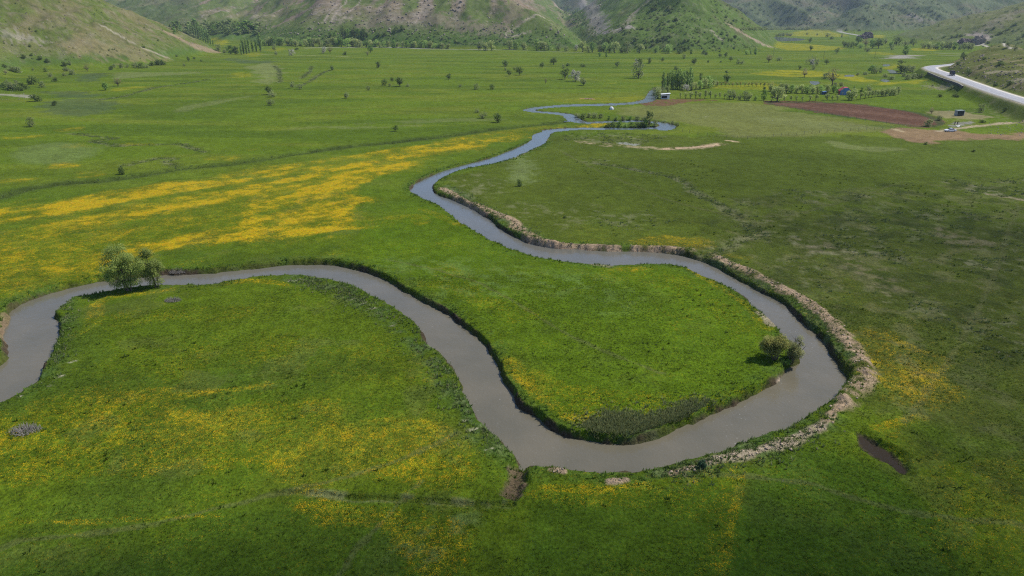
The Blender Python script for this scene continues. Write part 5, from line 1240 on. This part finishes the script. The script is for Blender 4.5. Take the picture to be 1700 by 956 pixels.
# power line poles
wood = mottled('grey_pole_wood', (.12, .10, .085), (.18, .155, .13), 5, .9)
po = []
for px, py, hp in ((1284, 92, 17), (1367, 98, 19), (1452, 96, 20)):
    p = hz(px, py); hgt = 8.5
    lab = {1284: 'thin grey power pole below the far end of the mound', 1367: 'thin grey power pole on the far meadow left of the pale gravel', 1452: 'thin grey power pole just left of the pale gravel patch'}[px]
    o = empty('power_pole', tuple(p), lab, 'pole', 'power poles across the far meadow')
    part('pole', tube([(0, 0, -.3), (0, 0, hgt / 2), (0, 0, hgt)], [.16, .13, .10], 8), wood, o); part('crossarm', boxv((0, 0, hgt - .5), (1.8, .10, .12)), wood, o)
    for xx in (-.8, 0, .8): part('insulator', tube([(xx, 0, hgt - .42), (xx, 0, hgt - .3), (xx, 0, hgt - .2)], [.05, .06, .03], 6), grey, o)

# wire fence along the pasture
def fence_line(pts_px, label, step=4.0):
    l = smooth_line(hit(pts_px)[:, :2], k=3); sg = np.linalg.norm(np.diff(l, axis=0), axis=1); cu = np.concatenate([[0], np.cumsum(sg)])
    ss_ = np.arange(0, cu[-1], step); X = np.interp(ss_, cu, l[:, 0]); Y = np.interp(ss_, cu, l[:, 1]); Z = height(X, Y)
    o = empty('wire_fence', (X[0], Y[0], Z[0]), label, 'fence')
    pm = mk('fence_post', tube([(0, 0, -.2), (0, 0, .6), (0, 0, 1.25)], [.07, .06, .05], 6), [wood])
    for i in range(len(X)): q_ = link('post', pm, o, loc=(X[i] - X[0], Y[i] - Y[0], Z[i] - Z[0])); q_.rotation_euler = (rv.uniform(-.06, .06), rv.uniform(-.06, .06), 0)
    wr = mat('fence_wire', (.25, .25, .25), .4, .5, .8) if 'fence_wire' not in bpy.data.materials else bpy.data.materials['fence_wire']
    for hw in (.45, .8, 1.15):
        tb = tube([(X[i] - X[0], Y[i] - Y[0], Z[i] - Z[0] + hw) for i in range(len(X))], [.008] * len(X), 3); part('wire', tb, wr, o)
fence_line([(1122,216),(1150,222),(1200,228),(1240,231),(1300,226),(1380,219),(1450,215),(1495,213)], 'wire fence on thin posts crossing the pasture below the dry field')
fence_line([(1275,172),(1313,178.5),(1375,190),(1451,202.5),(1526,211)], 'wire fence along the lower edge of the ploughed field', 5.0)

# ------------------------------------------------------------------ rocks
def ico(sub=1):
    b_ = bmesh.new(); bmesh.ops.create_icosphere(b_, subdivisions=sub, radius=1); v = np.array([q_.co[:] for q_ in b_.verts]); f = np.array([[q_.index for q_ in g_.verts] for g_ in b_.faces]); b_.free(); return v, f
IV, IF = ico(1)
def rocks(name, pos, size, m, kind='stuff', flat=.7, sink=.25):
    R = np.random.default_rng(len(pos)); n_ = len(pos)
    V = IV[None] * (1 + .28 * R.normal(size=(n_, len(IV), 1))); V = V * (np.array([1, 1, flat])[None, None] * (.7 + .6 * R.random((n_, 1, 3))))
    a_ = R.random(n_) * 6.28; c_, s_ = np.cos(a_), np.sin(a_)
    X = V[..., 0] * c_[:, None] - V[..., 1] * s_[:, None]; Y = V[..., 0] * s_[:, None] + V[..., 1] * c_[:, None]
    V = np.stack([X, Y, V[..., 2]], -1) * size[:, None, None] + pos[:, None, :]; V[..., 2] += (size * (flat - sink) * .3)[:, None]
    F_ = (IF[None] + (np.arange(n_) * len(IV))[:, None, None]).reshape(-1, 3)
    return link(name, mesh_np(name, V.reshape(-1, 3), F_, [m]), kind=kind)
clod = mottled('earth_clods', (.28, .21, .15), (.44, .35, .26), 1.2, .95, .1, .03)
rockm = mottled('hill_rock', (.17, .135, .11), (.33, .28, .235), .35, .95, .1, .2)
rockd = mottled('dark_cliff_rock', (.075, .06, .065), (.22, .17, .155), .3, .95, .1, .3)
PS = []; SZ = []
for i, (pts_, w) in enumerate(zip(SPOIL, SPOILW)):
    L = np.linalg.norm(np.diff(pts_, axis=0), axis=1); cu = np.concatenate([[0], np.cumsum(L)]); n_ = int(cu[-1] * (4.5 if i < 5 else 7))
    s_ = rng.random(n_) * cu[-1]; X = np.interp(s_, cu, pts_[:, 0]) + rng.normal(size=n_) * w * .45; Y = np.interp(s_, cu, pts_[:, 1]) + rng.normal(size=n_) * w * .45
    ok = river_sd(X, Y) > .5; X, Y = X[ok], Y[ok]
    PS.append(np.column_stack([X, Y, height(X, Y)])); SZ.append(.05 + .15 * rng.random(len(X)) ** 2.5)
pos_ = np.concatenate(PS); sz_ = np.concatenate(SZ)
rocks('dug_earth_clods', pos_, sz_, clod)
# rocky ground of the hills: scattered blocks
def scatter_px(n_, x0, x1, y0, y1, keep=None):
    q_ = np.column_stack([rng.uniform(x0, x1, n_), rng.uniform(y0, y1, n_)])
    if keep is not None: q_ = q_[keep(q_[:, 0], q_[:, 1])]
    return hit(q_)
hp_ = scatter_px(1500, 430, 1000, 0, 66); sel = fbm(hp_[:, 0], hp_[:, 1], 26, 4, 302, 80) + .5 * rng.random(len(hp_)) > .25; hp_ = hp_[sel & (hill_h(hp_[:, 0], hp_[:, 1]) > 12)]
rocks('hillside_rocks', hp_, .4 + 1.5 * rng.random(len(hp_)) ** 2.2, rockm)
hp_ = scatter_px(700, 0, 360, 20, 95); hp_ = hp_[(hill_h(hp_[:, 0], hp_[:, 1]) > 6) & (hp_[:, 1] < 950)]
rocks('slope_stones', hp_, .15 + .5 * rng.random(len(hp_)) ** 2, rockm)
hp_ = scatter_px(500, 1560, 1700, 90, 150); hp_ = hp_[(sdf(hp_[:, 0], hp_[:, 1], SPUR) < -1.5)]
rocks('roadside_rocks', hp_, .2 + .6 * rng.random(len(hp_)) ** 2, rockm)
hp_ = np.concatenate([scatter_px(160, 1530, 1590, 138, 150), scatter_px(70, 1640, 1700, 200, 225), scatter_px(60, 0, 50, 152, 166)])
rocks('meadow_stones', hp_, .10 + .3 * rng.random(len(hp_)) ** 2, mottled('pale_stone', (.18, .16, .13), (.32, .29, .24), 1, .9))
# dark crag among the valley trees and the cut rock face by the far road
def crag(name, label, px, py, W_, Hh, D_, m, seed):
    p = hz(px, py); R = np.random.default_rng(seed)
    b_ = bmesh.new(); bmesh.ops.create_icosphere(b_, subdivisions=4, radius=1); v = np.array([q_.co[:] for q_ in b_.verts])
    n_ = fbm(v[:, 0] * 3 + v[:, 2] * 1.7 + seed, v[:, 1] * 3 + v[:, 2] * 2.3, 1.0, 4, seed); r_ = 1 + .34 * np.round(n_ * 5) / 5 + .1 * n_
    v = v * r_[:, None] * np.array([W_, D_, Hh])
    for q_, c_ in zip(b_.verts, v): q_.co = c_
    me_ = bpy.data.meshes.new(name); b_.to_mesh(me_); b_.free(); me_.materials.append(m)
    return link(name, me_, loc=(p[0], p[1], p[2] + Hh * .1), label=label, cat='rock')
crag('dark_crag', 'dark jagged crag, the taller one rising from the distant valley trees', 1440, 63, 10, 9, 8, rockd, 5)
crag('dark_crag', 'dark jagged crag, the lower one leaning left in the distant valley trees', 1431, 64.5, 9, 6, 7, rockd, 8)
crag('cut_rock_face', 'dark rock face left of the pale cutting beside the far road', 1603, 72, 11, 6, 6, rockd, 11)
crag('cut_rock_face', 'purplish rock face with a pale cut slope above the far road', 1626, 71, 10, 8, 6, rockm, 14)

# ------------------------------------------------------------------ weeds, grass tufts, flowers
def blades(name, X, Y, Hgt, spread, nb, m, wid=.05):
    """tufts of pointed bent leaves"""
    n_ = len(X); Z = height(X, Y); R = np.random.default_rng(n_)
    a_ = R.random((n_, nb)) * 6.28; r_ = spread[:, None] * R.random((n_, nb)) ** .7; hh_ = Hgt[:, None] * (.55 + .6 * R.random((n_, nb)))
    bx = X[:, None] + np.cos(a_) * r_ * .5; by = Y[:, None] + np.sin(a_) * r_ * .5
    tx = bx + np.cos(a_) * r_ * .8 + R.normal(size=(n_, nb)) * .04; ty = by + np.sin(a_) * r_ * .8
    wd = wid * (Hgt[:, None] / .3) * (.7 + .6 * R.random((n_, nb))); ca_ = -np.sin(a_ + .6) * wd; sa_ = np.cos(a_ + .6) * wd
    zz = np.repeat(Z[:, None], nb, 1) - .04
    V = np.stack([np.stack([bx - ca_, by - sa_, zz], -1), np.stack([bx + ca_, by + sa_, zz], -1), np.stack([tx, ty, zz + hh_], -1)], 2).reshape(-1, 3)
    return link(name, mesh_np(name, V, np.arange(len(V)).reshape(-1, 3), [m]), kind='stuff')
bankm = leafy('bank_weeds', (.045, .085, .010), (.085, .125, .020), .3); drym = leafy('dry_weeds', (.12, .12, .06), (.22, .19, .12), .3); scrm = leafy('scrub_weeds', (.050, .072, .020), (.100, .120, .045), .3); grm = leafy('meadow_tufts', (.036, .066, .005), (.068, .092, .010), .35)
# along the banks
BK = np.vstack([wa, wb]); 
def along(line, n_, sig):
    L = np.linalg.norm(np.diff(line, axis=0), axis=1); cu = np.concatenate([[0], np.cumsum(L)]); s_ = rng.random(n_) * cu[-1]
    return np.interp(s_, cu, line[:, 0]) + rng.normal(size=n_) * sig, np.interp(s_, cu, line[:, 1]) + rng.normal(size=n_) * sig
X1, Y1 = along(wa, 14000, .9); X2, Y2 = along(wb, 16000, 1.3); X = np.concatenate([X1, X2]); Y = np.concatenate([Y1, Y2])
s_ = river_sd(X, Y); ok = (s_ > .22) & (np.hypot(X, Y) < 260) & (fbm(X, Y, 2.5, 2, 400) + .5 * rng.random(len(X)) > -.15); X, Y = X[ok], Y[ok]
blades('river_bank_weeds', X, Y, .12 + .40 * rng.random(len(X)) ** 2.5, np.full(len(X), .28), 5, bankm, .05)
XX = []; YY = []
for l_ in belt:
    q_ = np.array([P(a, b) for a, b in l_]); x_, y_ = along(q_, 750, 1.5); XX.append(x_); YY.append(y_)
for l_ in [DITCH] + DITCH2:
    Ld = np.linalg.norm(np.diff(l_, axis=0), axis=1).sum(); x_, y_ = along(l_, int(min(Ld * 9, 4500)), 1.0); XX.append(x_); YY.append(y_)
X = np.concatenate(XX); Y = np.concatenate(YY); dry_ = pdist(X, Y, DITCH, 8) > 5; ok = (river_sd(X, Y) > .4) & (fbm(X, Y, 2, 2, 401) > -.25); X, Y, dry_ = X[ok], Y[ok], dry_[ok]
kk = (rng.random(len(X)) < .25) & dry_
blades('ditch_weeds', X[~kk], Y[~kk], .2 + .3 * rng.random((~kk).sum()), np.full((~kk).sum(), .35), 5, scrm, .06)
blades('dry_stems', X[kk], Y[kk], .2 + .25 * rng.random(kk.sum()), np.full(kk.sum(), .3), 4, drym, .045)
# rank grass at the tip of the meander (the grey green patch at the near bank) and on the right pasture
q_ = np.array([P(a, b) for a, b in [(985,715),(1030,700),(1060,715),(1110,700),(1180,680)]]); X, Y = along(q_, 3800, 1.3); ok = river_sd(X, Y) > .5; X, Y = X[ok], Y[ok]
blades('rank_sedge', X, Y, .25 + .3 * rng.random(len(X)), np.full(len(X), .35), 6, leafy('sedge', (.085, .100, .035), (.140, .150, .065), .3), .045)
X = rng.uniform(20, 190, 60000); Y = rng.uniform(70, 300, 60000)
ms_ = np.zeros(len(X))
for pl, kq in SCR:
    w_ = smooth_line(np.array([P(a, b) for a, b in pl]), True, 2); ms_ = np.maximum(ms_, kq * ss(3, -3, sdf(X, Y, w_, 8) + 4 * fbm(X, Y, 9, 3, 202)))
ok = (ms_ * ss(-.1, .5, fbm(X, Y, 3, 3, 405)) > rng.random(len(X)) * .55) & (river_sd(X, Y) > 1); X, Y = X[ok], Y[ok]; print('scrub', len(X))
kk = rng.random(len(X)) < .3
blades('pasture_scrub', X[~kk], Y[~kk], .18 + .35 * rng.random((~kk).sum()), np.full((~kk).sum(), .45), 7, scrm, .07)
blades('pasture_dry_stems', X[kk], Y[kk], .15 + .25 * rng.random(kk.sum()), np.full(kk.sum(), .4), 5, drym, .05)
# tufts over the near meadow
n_ = 110000; rr_ = np.sqrt(rng.uniform(38 ** 2, 118 ** 2, n_)); aa_ = rng.uniform(-.74, .74, n_); X = rr_ * np.sin(aa_); Y = rr_ * np.cos(aa_)
ok = (river_sd(X, Y) > .6) & (fbm(X, Y, 5, 3, 410) + rng.random(n_) * .9 > .15); X, Y = X[ok], Y[ok]
blades('meadow_grass_tufts', X, Y, .08 + .14 * rng.random(len(X)), np.full(len(X), .22), 4, grm, .07)

# tussocks: thicker clumps of rank grass
n_ = 5000; rr_ = np.sqrt(rng.uniform(38 ** 2, 230 ** 2, n_)); aa_ = rng.uniform(-.74, .74, n_); X = rr_ * np.sin(aa_); Y = rr_ * np.cos(aa_)
ok = (river_sd(X, Y) > .8) & (fbm(X, Y, 11, 4, 420) > .12) & ((Y < 90) | (X > 22)); X, Y = X[ok], Y[ok]
blades('grass_tussocks', X, Y, .2 + .25 * rng.random(len(X)), np.full(len(X), .4), 7, grm, .08)
# ------------------------------------------------------------------ clouds high over the valley, above and beside the view; their shade falls on the near meadow
cm = bpy.data.materials.new('cloud_vapour'); cm.use_nodes = True; nt_ = cm.node_tree; nt_.nodes.clear()
out_ = nt_.nodes.new('ShaderNodeOutputMaterial'); pv = nt_.nodes.new('ShaderNodeVolumePrincipled'); pv.inputs['Color'].default_value = (1, 1, 1, 1); pv.inputs['Density'].default_value = .0165; pv.inputs['Anisotropy'].default_value = .5
nt_.links.new(pv.outputs[0], out_.inputs['Volume'])
ALT = 950.0
def cloud(gx_, gy_, rx, ry, rz_, seed, label, rot=0.0, dens=None):
    c_ = (gx_ + sx / sz * ALT, gy_ + sy / sz * ALT, ALT)
    b_ = bmesh.new(); bmesh.ops.create_icosphere(b_, subdivisions=5, radius=1)
    v = np.array([q_.co[:] for q_ in b_.verts]); n_ = fbm(v[:, 0] * 2 + v[:, 2] + seed, v[:, 1] * 2 - v[:, 2] * .7, .8, 4, seed); v = v * (1 + .28 * n_)[:, None] * np.array([rx, ry, rz_])
    v[:, 2] = np.where(v[:, 2] < 0, v[:, 2] * .55, v[:, 2])
    for q_, k_ in zip(b_.verts, v): q_.co = k_
    me_ = bpy.data.meshes.new('cloud'); b_.to_mesh(me_); b_.free(); me_.materials.append(cm)
    o = link('cloud', me_, loc=c_, kind='stuff'); o.rotation_euler[2] = rot
cloud(-2, 31, 56, 24, 66, 3, '')
cloud(60, 50, 46, 22, 20, 6, '', .35)
cloud(112, 112, 60, 60, 15, 9, '')
cloud(85, 190, 70, 60, 9, 12, '')
# ------------------------------------------------------------------ the air of the valley
hm_ = bpy.data.materials.new('valley_haze'); hm_.use_nodes = True; nt_ = hm_.node_tree; nt_.nodes.clear()
out_ = nt_.nodes.new('ShaderNodeOutputMaterial'); pv = nt_.nodes.new('ShaderNodeVolumePrincipled'); pv.inputs['Color'].default_value = (.66, .82, 1, 1); pv.inputs['Density'].default_value = .000085; pv.inputs['Anisotropy'].default_value = .2
nt_.links.new(pv.outputs[0], out_.inputs['Volume'])
ztop = float(gz.max()) + 25
assert ztop < ALT - 60, ztop
link('haze', mk('haze', boxv((0, 0, (ztop - 8) / 2), (20500, 20500, ztop + 8)), [hm_]), kind='stuff')
print('ztop', ztop)
